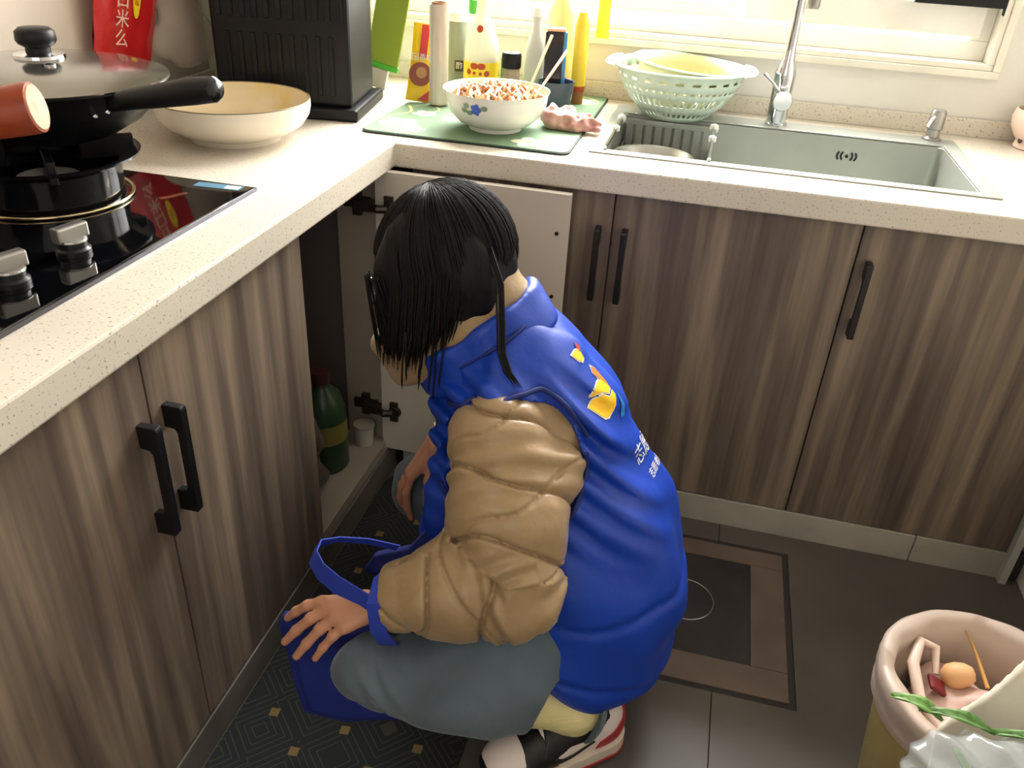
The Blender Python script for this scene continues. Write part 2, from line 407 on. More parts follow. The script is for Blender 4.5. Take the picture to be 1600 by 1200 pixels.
# ------------------------------------------------------------------ implicit surfaces (smooth organic shapes)
class SDF:
    def __init__(s, lo, hi, h):
        s.lo = np.array(lo, float); s.h = h
        s.n = np.ceil((np.array(hi)-s.lo)/h).astype(int)+1
        s.a = np.full(s.n, 1.0, np.float32)
    def sub(s, lo, hi):
        i0 = np.maximum(np.floor((np.array(lo)-s.lo)/s.h).astype(int), 0)
        i1 = np.minimum(np.ceil((np.array(hi)-s.lo)/s.h).astype(int)+1, s.n)
        sl = tuple(slice(a, max(a, b)) for a, b in zip(i0, i1))
        g = [(s.lo[k]+s.h*np.arange(sl[k].start, sl[k].stop)).astype(np.float32) for k in range(3)]
        return sl, g[0][:, None, None], g[1][None, :, None], g[2][None, None, :]
    def put(s, fn, lo, hi, k=0.0, op='add'):
        sl, X, Y, Z = s.sub(lo, hi)
        if 0 in s.a[sl].shape: return s
        d = fn(X, Y, Z); a = s.a[sl]
        if op == 'cut': a = -a
        if k > 0:
            hh = np.maximum(k-np.abs(a-d), 0)/k; r = np.minimum(a, d)-hh*hh*k*0.25
        else: r = np.minimum(a, d)
        s.a[sl] = -r if op == 'cut' else r
        return s
    def cap(s, a, b, ra, rb=None, k=0.015, flat=None, op='add'):
        a = np.array(a, float); b = np.array(b, float); rb = ra if rb is None else rb
        R = max(ra, rb); pad = k+0.035; sc = 1.0
        if flat: fa = np.array(flat[0], float); fa /= np.linalg.norm(fa); sc = flat[1]
        ext = R*max(1, sc)+pad
        d = b-a; L2 = max(float(d@d), 1e-9)
        def fn(X, Y, Z):
            px, py, pz = X-a[0], Y-a[1], Z-a[2]
            t = np.clip((px*d[0]+py*d[1]+pz*d[2])/L2, 0, 1)
            qx, qy, qz = px-t*d[0], py-t*d[1], pz-t*d[2]
            if flat:
                w_ = qx*fa[0]+qy*fa[1]+qz*fa[2]; c = (1/sc-1)*w_
                qx, qy, qz = qx+c*fa[0], qy+c*fa[1], qz+c*fa[2]
            return (np.sqrt(qx*qx+qy*qy+qz*qz)-(ra+(rb-ra)*t))*min(1, sc)
        return s.put(fn, np.minimum(a, b)-ext, np.maximum(a, b)+ext, k, op)
    def chain(s, pts, rs, k=0.015, flat=None):
        for i in range(len(pts)-1): s.cap(pts[i], pts[i+1], rs[i], rs[i+1], k, flat)
        return s
    def ell(s, c, r, R=None, k=0.015, op='add'):
        c = np.array(c, float); r = np.array(r, float); ext = r.max()+k+0.03
        Rm = np.eye(3) if R is None else np.array(R.to_3x3()).T if isinstance(R, Matrix) else np.array(R).T
        def fn(X, Y, Z):
            X, Y, Z = X-c[0], Y-c[1], Z-c[2]
            x = Rm[0, 0]*X+Rm[0, 1]*Y+Rm[0, 2]*Z; y = Rm[1, 0]*X+Rm[1, 1]*Y+Rm[1, 2]*Z; z = Rm[2, 0]*X+Rm[2, 1]*Y+Rm[2, 2]*Z
            k0 = np.sqrt((x/r[0])**2+(y/r[1])**2+(z/r[2])**2)+1e-6
            k1 = np.sqrt((x/r[0]**2)**2+(y/r[1]**2)**2+(z/r[2]**2)**2)+1e-6
            return k0*(k0-1)/k1
        return s.put(fn, c-ext, c+ext, k, op)
    def disp(s, fn, band=0.04):
        sl, X, Y, Z = s.sub(s.lo-1, s.lo+100)
        m = np.abs(s.a) < band
        i = np.nonzero(m)
        s.a[m] += fn(X[i[0], 0, 0], Y[0, i[1], 0], Z[0, 0, i[2]]).astype(np.float32)
        return s
    def mesh(s):
        a = s.a.copy(); a[0] = a[-1] = 1; a[:, 0] = a[:, -1] = 1; a[:, :, 0] = a[:, :, -1] = 1
        ins = a < 0
        n = np.array(a.shape)-1
        c = np.zeros(n, np.int8)
        for i in (0, 1):
            for j in (0, 1):
                for k in (0, 1): c += ins[i:n[0]+i, j:n[1]+j, k:n[2]+k]
        act = (c > 0) & (c < 8)
        I = np.argwhere(act); idx = np.full(n, -1, np.int32); idx[act] = np.arange(len(I))
        P = np.zeros((len(I), 3)); cnt = np.zeros(len(I))
        cor = [(0,0,0),(1,0,0),(0,1,0),(1,1,0),(0,0,1),(1,0,1),(0,1,1),(1,1,1)]
        ev = [a[I[:, 0]+q[0], I[:, 1]+q[1], I[:, 2]+q[2]] for q in cor]
        for p, q in ((0,1),(2,3),(4,5),(6,7),(0,2),(1,3),(4,6),(5,7),(0,4),(1,5),(2,6),(3,7)):
            m = (ev[p] < 0) != (ev[q] < 0)
            t = ev[p][m]/(ev[p][m]-ev[q][m])
            A = np.array(cor[p], float); B = np.array(cor[q], float)
            P[m] += A+(B-A)*t[:, None]; cnt[m] += 1
        P = s.lo+s.h*(I+P/cnt[:, None])
        F = []
        for ax in range(3):
            u, v = [(1, 2), (2, 0), (0, 1)][ax]
            sh = [slice(None)]*3; sh[ax] = slice(0, -1); s2 = [slice(None)]*3; s2[ax] = slice(1, None)
            x0 = ins[tuple(sh)]; x1 = ins[tuple(s2)]
            E = np.argwhere(x0 != x1); pos = x0[E[:, 0], E[:, 1], E[:, 2]]
            ok = (E[:, u] > 0) & (E[:, v] > 0) & (E[:, u] < n[u]) & (E[:, v] < n[v]); E = E[ok]; pos = pos[ok]
            def q(du, dv):
                G = E.copy(); G[:, u] -= du; G[:, v] -= dv; return idx[G[:, 0], G[:, 1], G[:, 2]]
            Q = np.stack([q(1, 1), q(0, 1), q(0, 0), q(1, 0)], 1)
            Q[~pos] = Q[~pos][:, ::-1]
            F.append(Q)
        F = np.concatenate(F)
        return P, F[(F >= 0).all(1)]
def tfm(mesh, M):
    P, F = mesh; R = np.array(M.to_3x3()); return P @ R.T + np.array(M.translation), F
def fold(X, Y, Z, seed=0, n=5, f=30, amp=0.003, d=None):
    rs = np.random.RandomState(seed); o = 0
    for _ in range(n):
        q = rs.normal(size=3)
        if d is not None: dd = np.array(d)/np.linalg.norm(d); q = q-dd*(q@dd)*0.93
        q = q/np.linalg.norm(q)*f*(0.6+0.9*rs.rand()); ph = rs.rand()*6.28
        o = o+np.sin(q[0]*X+q[1]*Y+q[2]*Z+ph+1.3*np.sin(q[1]*X*0.5+q[2]*Y*0.5-q[0]*Z*0.5+ph*2))
    return o*amp/math.sqrt(n)

# ================================================================== SETTING
H = 0.82
XR = 1.46
# sub-floor slab under the tiles, then tiles as pieces with recessed joints
fl = struct('floor', MB().box((-0.62, -2.6, -0.06), (XR+0.02, 0.74, -0.004)), GROUT)
HX0, HX1, HY0, HY1 = 0.52, 0.952, -0.482, -0.048
def tile(x0, x1, y0, y1, hole=False):
    g = 0.0012
    x0 += g; x1 -= g; y0 += g; y1 -= g
    cx0, cx1 = max(x0, HX0-0.004), min(x1, HX1+0.004); cy0, cy1 = max(y0, HY0-0.004), min(y1, HY1+0.004)
    mb = MB()
    if cx0 < cx1 and cy0 < cy1:
        xs = sorted({x0, cx0, cx1, x1}); ys = sorted({y0, cy0, cy1, y1})
        sk = {(i, j) for i in range(len(xs)-1) for j in range(len(ys)-1)
              if cx0-1e-6 <= xs[i] and xs[i+1] <= cx1+1e-6 and cy0-1e-6 <= ys[j] and ys[j+1] <= cy1+1e-6}
        mb.cells(xs, ys, sk, -0.004, 0.0)
    else: mb.box((x0, y0, -0.004), (x1, y1, 0.0))
    obj('tile', mb, TILE, fl)
for a, b in ((-0.02, 0.8), (0.8, XR)):
    for c, d in ((-0.78, 0.02), (-1.58, -0.78), (-2.38, -1.58)): tile(a, b, c, d)
# drain hatch let into the floor: frame of four tile strips, dark plate, finger ring
hatch = thing('floor_hatch', 'square floor hatch with a brown tile frame and dark plate set in the grey floor', 'hatch', (0.735, -0.265, 0))
hx0, hx1, hy0, hy1 = HX0+0.008, HX1-0.010, HY0+0.010, HY1-0.008
ix0, ix1, iy0, iy1 = 0.60, 0.872, -0.402, -0.106
for lo, hi in (((hx0, iy1, -0.004), (hx1, hy1, 0.0005)), ((hx0, hy0, -0.004), (hx1, iy0, 0.0005)),
               ((hx0, iy0+0.001, -0.004), (ix0, iy1-0.001, 0.0005)), ((ix1, iy0+0.001, -0.004), (hx1, iy1-0.001, 0.0005))):
    obj('frame_strip', MB().box(lo, hi), HATCH, hatch)
obj('plate', MB().box((ix0+0.002, iy0+0.002, -0.004), (ix1-0.002, iy1-0.002, -0.0012)), HATCHD, hatch)
obj('ring', MB().tube([(0.735+0.06*math.cos(t), -0.255+0.06*math.sin(t), 0.0) for t in np.linspace(0, 2*math.pi, 33)], 0.0014, 6), SATIN, hatch)

# walls
WY = 0.66
wb = MB()
xs = [-0.62, -0.33, 1.252, XR+0.02]; zs = [-0.06, 0.957, 2.05, 2.42]
wx = MB().cells(xs, zs, {(1, 1)}, 0.66, 0.80)
wx.v = [(x, z, y) for x, y, z in wx.v]; wx.f = [f[::-1] for f in wx.f]
struct('wall_back', wx, WALLM)
struct('wall_left', MB().box((-0.74, -2.6, -0.06), (-0.60, 0.80, 2.42)), LEFTW)
struct('wall_right', MB().box((XR, -2.6, -0.06), (XR+0.12, 0.80, 2.42)), WALLM)
struct('wall_front', MB().box((-0.74, -2.74, -0.06), (XR+0.12, -2.6, 2.42)), WALLM)
struct('ceiling', MB().box((-0.74, -2.74, 2.42), (XR+0.12, 0.80, 2.5)), CEIL)
pil = struct('pillar', MB().box((-0.60, 0.31, H), (-0.33, 0.66, 2.42)), PILLAR)
# window: stone surround with a raised lip, recess, sliding frame
win = bpy.data.objects.new('window_1', None); COL.objects.link(win); win['kind'] = 'structure'; win.location = (0.46, 0.66, 0.957)
def surround(name, w0, w1, y0, y1, m, bev=0.002):
    X0, X1, Z0, Z1 = -0.33, 1.252, 0.957, 2.05
    a = w0; b = w1
    mb = MB()
    mb.box((X0+a, y0, Z0+a), (X1-a, y1, Z0+b)); mb.box((X0+a, y0, Z1-b), (X1-a, y1, Z1-a))
    mb.box((X0+a, y0, Z0+b), (X0+b, y1, Z1-b)); mb.box((X1-b, y0, Z0+b), (X1-a, y1, Z1-b))
    return obj(name, mb, m, win, bevel=bev)
surround('window_surround', -0.004, 0.013, 0.642, 0.70, STONE)
surround('surround_lip', 0.013, 0.026, 0.649, 0.70, STONE)
surround('window_frame', 0.026, 0.070, 0.705, 0.755, PVC)
surround('reveal', 0.0, 0.026, 0.70, 0.80, STONE)
obj('window_sash', MB().box((0.655, 0.688, 1.036), (1.20, 0.704, 1.105)).box((0.655, 0.688, 1.105), (0.70, 0.704, 1.99)).box((1.155, 0.688, 1.105), (1.20, 0.704, 1.99)).box((0.655, 0.688, 1.94), (1.20, 0.704, 1.99)), PVC, win, bevel=0.003)
obj('window_sash', MB().box((-0.26, 0.715, 1.030), (0.66, 0.74, 1.062)).box((-0.26, 0.715, 1.062), (-0.215, 0.74, 1.99)).box((0.615, 0.715, 1.062), (0.66, 0.74, 1.99)).box((-0.26, 0.715, 1.94), (0.66, 0.74, 1.99)), PVC, win, bevel=0.003)
obj('pane', MB().box((0.70, 0.694, 1.105), (1.155, 0.698, 1.94)), GLASSW, win)
obj('pane', MB().box((-0.215, 0.725, 1.062), (0.615, 0.729, 1.94)), GLASSW, win)
br = obj('screen_rail', MB().box((1.03, 0.650, 1.103), (1.249, 0.672, 1.135)).box((1.225, 0.650, 1.088), (1.249, 0.672, 1.103)), BLACKP, win, bevel=0.002)
obj('screw', MB().lathe((1.232, 0.6495, 1.112), [(0, -0.001), (0.003, -0.001), (0.003, 0.001)], 10, Matrix.Rotation(math.radians(90), 3, 'X')), SATIN, br)

# plinths
bb = struct('baseboard_back', MB().box((0.0, 0.026, 0.0), (XR, 0.040, 0.070)), GROUT)
for a, b in ((0.0, 0.62), (0.6215, 1.225), (1.2265, 1.418)): obj('tile', MB().box((a, 0.018, 0.0), (b-0.001, 0.026, 0.072)), KICK, bb, bevel=0.001)
bl = struct('baseboard_left', MB().box((-0.05, -1.60, 0.0), (-0.03, 0.0, 0.070)), KICKG)
for a, b in ((-1.6, -1.0), (-0.9985, -0.40), (-0.3985, 0.018)): obj('tile', MB().box((-0.030, a, 0.0), (-0.018, b-0.001, 0.070)), KICKG, bl, bevel=0.001)

# ================================================================== CABINETS
def carcass(x0, x1, y0, y1, z0, z1, t, open_side, parent, m=CARC):
    """five panels of a base unit as one body, open towards open_side ('-y' or '+x')"""
    mb = MB()
    mb.box((x0, y0, z0), (x1, y1, z0+t))
    if open_side == '-y':
        mb.box((x0, y0, z0+t), (x0+t, y1, z1)); mb.box((x1-t, y0, z0+t), (x1, y1, z1)); mb.box((x0+t, y1-t, z0+t), (x1-t, y1, z1))
    else:
        mb.box((x0, y0, z0+t), (x1, y0+t, z1)); mb.box((x0, y1-t, z0+t), (x1, y1, z1)); mb.box((x0, y0+t, z0+t), (x0+t, y1-t, z1))
    return obj('body', mb, m, parent)
ZT = 0.769
def handle(parent, p, axis_out, length=0.16):
    """black bar pull with two thick feet; p top centre on door face, axis_out unit vector away from door"""
    n = V(axis_out); s_ = V((0, 0, 1)).cross(n)
    c = V(p)-V((0, 0, length/2))
    M = frame(c, s_, (0, 0, 1))      # local z = s x up
    if (M.to_3x3() @ V((0, 0, 1))).dot(n) < 0: M = frame(c, -s_, (0, 0, 1))
    mb = MB(); L = length/2
    side = [(-0.002, L), (0.026, L), (0.028, L-0.004), (0.028, -L+0.004), (0.026, -L), (-0.002, -L), (-0.002, -L+0.034),
            (0.012, -L+0.036), (0.0155, -L+0.042), (0.0155, L-0.042), (0.012, L-0.036), (-0.002, L-0.034)]
    # outline lies in (out, up); extrude across
    Mo = frame(c - s_*0.006, n, (0, 0, 1))
    sg = 1 if (Mo.to_3x3() @ V((0, 0, 1))).dot(s_) > 0 else -1
    mb.prism([(a+0.002, b) for a, b in side], Mo, 0, 0.012*sg)
    if sg < 0: mb.f = [f[::-1] for f in mb.f]
    return obj('handle', mb, BLACKM, parent, bevel=0.0012)
def back_door(cab, x0, x1, hx, name='door'):
    d = obj(name, MB().box((x0, 0.020, 0.075), (x1, 0.038, ZT)), WOOD, cab, bevel=0.0012)
    handle(d, (hx, 0.020, 0.697), (0, -1, 0), 0.158)
    return d
cb = thing('base_cabinet', 'grey-brown wood-grain base unit with two doors under the sink', 'cabinet', (0.93, 0.33, 0))
carcass(0.464, 1.412, 0.039, 0.640, 0.074, 0.60, 0.016, '-y', cb)
obj('front_rail', MB().box((0.464, 0.039, 0.68), (1.412, 0.055, ZT)), CARC, cb)
back_door(cb, 0.463, 0.9355, 0.489)
back_door(cb, 0.9385, 1.411, 0.962)
cb2 = thing('base_cabinet', 'grey-brown corner base unit half hidden behind the open white-backed door', 'cabinet', (0.22, 0.33, 0))
carcass(0.03, 0.461, 0.039, 0.640, 0.074, 0.76, 0.016, '-y', cb2)
back_door(cb2, 0.032, 0.460, 0.4345)
obj('end_panel', MB().box((1.414, 0.0, 0.0), (1.430, 0.60, ZT)), mat('strip_white', (170, 170, 162), 0.4), cb)

def left_door(cab, y0, y1, hy):
    d = obj('door', MB().box((-0.038, y0, 0.075), (-0.020, y1, ZT)), WOOD, cab, bevel=0.0012)
    handle(d, (-0.020, hy, 0.668), (1, 0, 0), 0.175)
    return d
cl = thing('base_cabinet', 'grey-brown wood-grain base unit with two closed doors under the hob', 'cabinet', (-0.3, -0.85, 0))
carcass(-0.585, -0.039, -1.290, -0.400, 0.074, 0.765, 0.016, '+x', cl)
left_door(cl, -1.290, -0.8385, -0.862)
left_door(cl, -0.8355, -0.398, -0.808)
co = thing('base_cabinet', 'base unit standing open with its white-backed door swung out beside the person', 'cabinet', (-0.3, -0.2, 0))
mb = MB().box((-0.585, -0.398, 0.074), (-0.022, -0.002, 0.100))                    # floor board
mb.box((-0.585, -0.398, 0.100), (-0.045, -0.385, 0.765))                          # partition
mb.box((-0.585, -0.018, 0.100), (-0.570, -0.002, 0.765)); mb.box((-0.585, -0.398, 0.10), (-0.570, -0.018, 0.765))
obj('body', mb, CARC, co)
obj('side_panel', MB().box((-0.125, -0.022, 0.100), (-0.022, -0.003, 0.765)), CARC, co)
obj('void_shade_sheet', MB().box((-0.570, -0.016, 0.100), (-0.127, -0.006, 0.765)), VOIDSHADE, co)  # dark sheet standing in for the shade of the empty corner
od = obj('door', MB().box((-0.030, -0.040, 0.082), (0.381, -0.0235, 0.771)), [DOORIN, WOOD], co, bevel=0.0012, label='open door showing its plain white back')
for z in (0.689, 0.551): obj('screw', MB().lathe((0.358, -0.0402, z), [(0, 0), (0.004, 0), (0.004, -0.002)], 10, Matrix.Rotation(math.radians(-90), 3, 'X')), BLACKM, od)
for z in (0.695, 0.193):
    h = MB()
    h.box((-0.105, -0.032, z-0.012), (-0.045, -0.022, z+0.012)); h.box((-0.085, -0.034, z-0.028), (-0.065, -0.022, z+0.028))
    h.box((-0.075, -0.052, z-0.011), (-0.030, -0.030, z+0.011))
    h.tube([(-0.035, -0.048, z), (-0.018, -0.058, z), (0.0, -0.050, z)], 0.009, 8, ((0, 0, 1), 1.0))
    h.box((-0.008, -0.047, z-0.026), (0.012, -0.040, z+0.026)); h.lathe((0.004, -0.041, z), [(0, 0.008), (0.014, 0.008), (0.016, 0)], 16, Matrix.Rotation(math.radians(90), 3, 'X'))
    for dz in (-0.02, 0.02): h.lathe((-0.075, -0.0345, z+dz), [(0, 0.0015), (0.004, 0.0015), (0.004, 0)], 8, Matrix.Rotation(math.radians(90), 3, 'X'))
    obj('hinge', h, BROWNH, co, bevel=0.001)

# worktop
wt = MB()
xs = [-0.598, -0.53, -0.12, 0.0, 0.400, 1.160, XR]; ys = [-1.60, -1.05, -0.42, 0.0, 0.125, 0.555, 0.658]
sk = {(i, j) for i in range(3, 6) for j in range(0, 3)} | {(4, 4)} | {(1, 1)}
wt.cells(xs, ys, sk, H-0.05, H)
top = thing('worktop', 'pale speckled quartz worktop running round the corner under hob and sink', 'worktop', (0, 0, H))
obj('slab', wt, QUARTZ, top, bevel=0.004)
up = obj('upstand', MB().box((-0.33, 0.645, H), (XR, 0.658, 0.861)), QUARTZ, top, bevel=0.0015)
obj('upstand', MB().box((-0.5985, -1.6, H), (-0.586, 0.309, 0.861)), QUARTZ, top, bevel=0.0015)

# ================================================================== SINK
sk_ = thing('sink', 'brushed steel single-bowl sink set in the worktop below the window', 'sink', (0.78, 0.33, H))
x0, x1, y0, y1 = 0.385, 1.182, 0.103, 0.575
bx0, bx1, by0, by1 = 0.412, 1.148, 0.130, 0.497
rim = MB().cells([x0, bx0, bx1, x1], [y0, by0, by1, y1], {(1, 1)}, H+0.0003, H+0.0035)
obj('rim', rim, SINKM, sk_, bevel=0.0012)
# bowl: nested rounded rectangles
def rrect(ax0, ax1, ay0, ay1, r, z, n=6):
    out = []
    for cx, cy, a0 in ((ax1-r, ay1-r, 0), (ax0+r, ay1-r, 90), (ax0+r, ay0+r, 180), (ax1-r, ay0+r, 270)):
        for k in range(n+1):
            a = math.radians(a0+90*k/n); out.append((cx+r*math.cos(a), cy+r*math.sin(a), z))
    return out
bw = MB(); rings = [rrect(bx0-0.006, bx1+0.006, by0-0.004, by1+0.004, 0.02, H+0.002), rrect(bx0, bx1, by0, by1, 0.020, H-0.002), rrect(bx0+0.002, bx1-0.002, by0+0.002, by1-0.002, 0.022, H-0.18),
          rrect(bx0+0.008, bx1-0.008, by0+0.008, by1-0.008, 0.026, H-0.196), rrect(bx0+0.03, bx1-0.03, by0+0.03, by1-0.03, 0.02, H-0.202), rrect(0.75, 0.83, 0.28, 0.36, 0.035, H-0.206)]
n = len(rings[0]); vv = [p for r in rings for p in r]; ff = []
for a in range(len(rings)-1):
    for k in range(n): ff.append((a*n+k, (a+1)*n+k, (a+1)*n+(k+1) % n, a*n+(k+1) % n))
ff.append(tuple((len(rings)-1)*n+k for k in range(n)))
ff = [f[::-1] for f in ff]
bw.add(vv, ff)
bo = obj('bowl', bw, SINKM, sk_, smooth=40)
so = bo.modifiers.new('shell', 'SOLIDIFY'); so.thickness = 0.0012; so.offset = -1
ov = MB()
for k, dx in enumerate((-0.018, -0.009, 0.009, 0.018)):
    bend = 0.004*(-1 if dx < 0 else 1)
    ov.tube([(0.945+dx+bend*math.cos((t)*1.5), 0.4945, 0.777+0.009*t) for t in np.linspace(-1, 1, 7)], 0.0022, 6)
ov.lathe((0.945, 0.4945, 0.777), [(0, 0.002), (0.004, 0.002), (0.004, -0.001)], 10, Matrix.Rotation(math.radians(90), 3, 'X'))
obj('overflow_slots', ov, BLACKM, sk_)
# water stain / rust streak strip left out; drain
obj('drain', MB().lathe((0.79, 0.32, H-0.2055), [(0, 0.001), (0.03, 0.001), (0.038, 0.003), (0.042, 0)], 24), CHROME, sk_, smooth=40)
obj('stain_line', MB().tube([(1.03, 0.490, H-0.112), (1.09, 0.4925, H-0.103), (1.135, 0.493, H-0.092), (1.143, 0.46, H-0.096)], 0.0018, 5), mat('rust', (150, 90, 50), 0.7), sk_)

fa = thing('faucet', 'tall chrome mixer tap with swan-neck spout on the rear sink rim', 'tap', (0.772, 0.540, H+0.0035))
obj('body', MB().lathe((0.772, 0.540, H+0.0035), [(0, 0), (0.0275, 0), (0.0275, 0.004), (0.0235, 0.006), (0.0235, 0.088), (0.0245, 0.115), (0.020, 0.135), (0.0145, 0.150), (0.0125, 0.175), (0.012, 0.21), (0, 0.21)], 32), CHROME, fa, smooth=40)
pts = [(0.772, 0.54, 1.02), (0.772, 0.54, 1.20)]
for k in range(1, 13):
    a = math.pi*k/12; pts.append((0.772+0.012*(1-math.cos(a))/2, 0.54-0.08+0.08*math.cos(a), 1.20+0.08*math.sin(a)))
pts += [(0.785, 0.38, 1.15)]
obj('spout', MB().tube(pts, 0.0115, 16), CHROME, fa, smooth=60)
obj('spout_head', MB().lathe((0.787, 0.38, 1.097), [(0, 0.0), (0.0125, 0.0), (0.0145, 0.004), (0.0145, 0.05), (0.0115, 0.058)], 20), SATIN, fa, smooth=40)
Mx = Matrix.Rotation(math.radians(90), 3, 'X')
cart = obj('valve', MB().lathe((0.775, 0.540, 0.885), [(0, 0.046), (0.0205, 0.046), (0.0225, 0.043), (0.0225, 0.0)], 28, Mx), CHROME, fa, smooth=40)
obj('lever', MB().tube([(0.762, 0.512, 0.905), (0.745, 0.500, 0.925), (0.722, 0.498, 0.943)], [0.0055, 0.0035, 0.0042], 10), CHROME, cart, smooth=60)
sd = thing('soap_dispenser', 'short steel soap dispenser at the right rear corner of the sink', 'dispenser', (1.130, 0.553, H+0.0035))
obj('body', MB().lathe((1.130, 0.553, H+0.0035), [(0, 0), (0.022, 0), (0.022, 0.004), (0.015, 0.008), (0.0145, 0.024), (0.0175, 0.026), (0.0175, 0.062), (0.014, 0.068), (0, 0.069)], 24), SATIN, sd, smooth=40)
obj('nozzle', MB().tube([(1.124, 0.543, H+0.058), (1.112, 0.522, H+0.052), (1.106, 0.514, H+0.040)], [0.005, 0.0042, 0.0035], 10), CHROME, sd, smooth=60)

# hanging basket and strainer in the sink's left part
bk = thing('drain_basket', 'slatted steel basket hooked into the left end of the sink', 'basket', (0.515, 0.31, 0.74))
gx0, gx1, gy0, gy1 = 0.418, 0.628, 0.150, 0.478
mb = MB()
for k in range(9):
    xx = gx0+0.012+k*(gx1-gx0-0.024)/8
    obj('slat', MB().box((xx-0.0085, gy1-0.004, 0.716), (xx+0.0085, gy1, 0.802)), SINKM, bk, bevel=0.001)
mb.box((gx0, gy1-0.006, 0.802), (gx1, gy1, 0.815)); mb.box((gx0, gy0, 0.705), (gx1, gy1, 0.709)); mb.box((gx0, gy0, 0.709), (gx1, gy0+0.003, 0.745))
mb.box((gx1-0.003, gy0, 0.709), (gx1, gy1, 0.760)); mb.box((gx0, gy0, 0.709), (gx0+0.003, gy1, 0.760))
obj('tray', mb, SINKM, bk)
for xx in (gx0-0.002, gx1+0.002):
    rod = obj('arm', MB().tube([(xx, 0.125, 0.828), (xx, 0.30, 0.828)], 0.004, 10).tube([(xx, 0.30, 0.828), (xx, 0.392, 0.829)], 0.006, 10), CHROME, bk, smooth=60)
    obj('collar', MB().lathe((xx, 0.30, 0.828), [(0, -0.009), (0.0085, -0.005), (0.0085, 0.005), (0, 0.009)], 12), WHITEP, rod, smooth=60)
    obj('hook', MB().lathe((xx, 0.398, 0.829), [(0, -0.012), (0.009, -0.008), (0.011, 0), (0.009, 0.008), (0, 0.012)], 14), WHITEP, rod, smooth=60)
bs = obj('steel_bowl', MB().lathe((0.508, 0.262, 0.710), [(0, 0.002), (0.045, 0.003), (0.072, 0.03), (0.085, 0.075), (0.090, 0.078), (0.090, 0.075), (0.087, 0.073), (0.074, 0.028), (0.046, 0.0), (0, 0.0)][::-1], 40), STEEL, smooth=50)
tag(bs, 'round steel bowl standing in the slatted basket in the sink', 'bowl')

# ================================================================== COLANDER
def grid_lathe(c, prof, n, holes=None, M=None, sx=1, sy=1):
    vv = []; ff = []
    for r, z in prof:
        for k in range(n):
            a = 2*math.pi*k/n; vv.append(V((r*math.cos(a)*sx, r*math.sin(a)*sy, z)))
    for i in range(len(prof)-1):
        for k in range(n):
            if holes and holes(i, k): continue
            ff.append((i*n+k, i*n+(k+1) % n, (i+1)*n+(k+1) % n, (i+1)*n+k))
    c = V(c); vv = [(M @ p if M is not None else p)+c for p in vv]
    return vv, ff
CC = (0.530, 0.515, H+0.0035)
col = thing('colander', 'mint-white slotted plastic colander on the back edge of the sink', 'colander', CC)
prof = []
hs = [0, 0.0, 0.012, 0.022, 0.040, 0.058, 0.072, 0.078, 0.088, 0.094, 0.100, 0.110, 0.118]
for h_ in hs[1:]:
    t = h_/0.118; prof.append((0.072+0.078*math.sin(t*math.pi/2)**0.9 if h_ > 0 else 0.070, h_))
def holes(i, k):
    if i in (1, 3, 5): return k % 2 == 0
    if i == 8: return k % 4 < 2
    return False
vv, ff = grid_lathe(CC, prof, 96, holes)
nb = len(vv); vv.append(V(CC)); ff += [(nb, (k+1) % 96, k) for k in range(96)]
mb = MB().add(vv, ff)
cbw = obj('bowl', mb, COLG, col, smooth=60)
so = cbw.modifiers.new('shell', 'SOLIDIFY'); so.thickness = 0.0022
obj('rim', MB().lathe(CC, [(0.148, 0.118), (0.160, 0.119), (0.162, 0.116), (0.160, 0.113), (0.148, 0.114), (0.148, 0.118)], 64), COLG, col, smooth=60)
for sgn in (-1, 1):
    pts = [(CC[0]+sgn*(0.150+0.022*math.sin(a)), CC[1]+0.075*-math.cos(a), CC[2]+0.117) for a in np.linspace(0, math.pi, 13)]
    obj('handle', MB().tube(pts, [0.0075]*13, 8, ((0, 0, 1), 0.5)), COLG, col, smooth=60)
C2 = (0.545, 0.513, H+0.020)
col2 = thing('basin', 'yellow plastic strainer nested tilted inside the mint colander', 'strainer', C2)
prof2 = [(0.068, 0), (0.080, 0.012), (0.098, 0.035), (0.112, 0.060), (0.120, 0.085), (0.126, 0.108)]
Mt = Matrix.Rotation(math.radians(4), 3, 'Y')
vv, ff = grid_lathe(C2, prof2, 72, lambda i, k: i == 2 and k % 3 == 0, Mt)
nb = len(vv); vv.append(V(C2)); ff += [(nb, (k+1) % 72, k) for k in range(72)]
c2o = obj('bowl', MB().add(vv, ff), COLY, col2, smooth=60); so = c2o.modifiers.new('shell', 'SOLIDIFY'); so.thickness = 0.0018
obj('rim', MB().lathe(C2, [(0.124, 0.108), (0.136, 0.110), (0.136, 0.106), (0.124, 0.105), (0.124, 0.108)], 56, Mt), COLG, col2, smooth=60, label='mint-white rim')

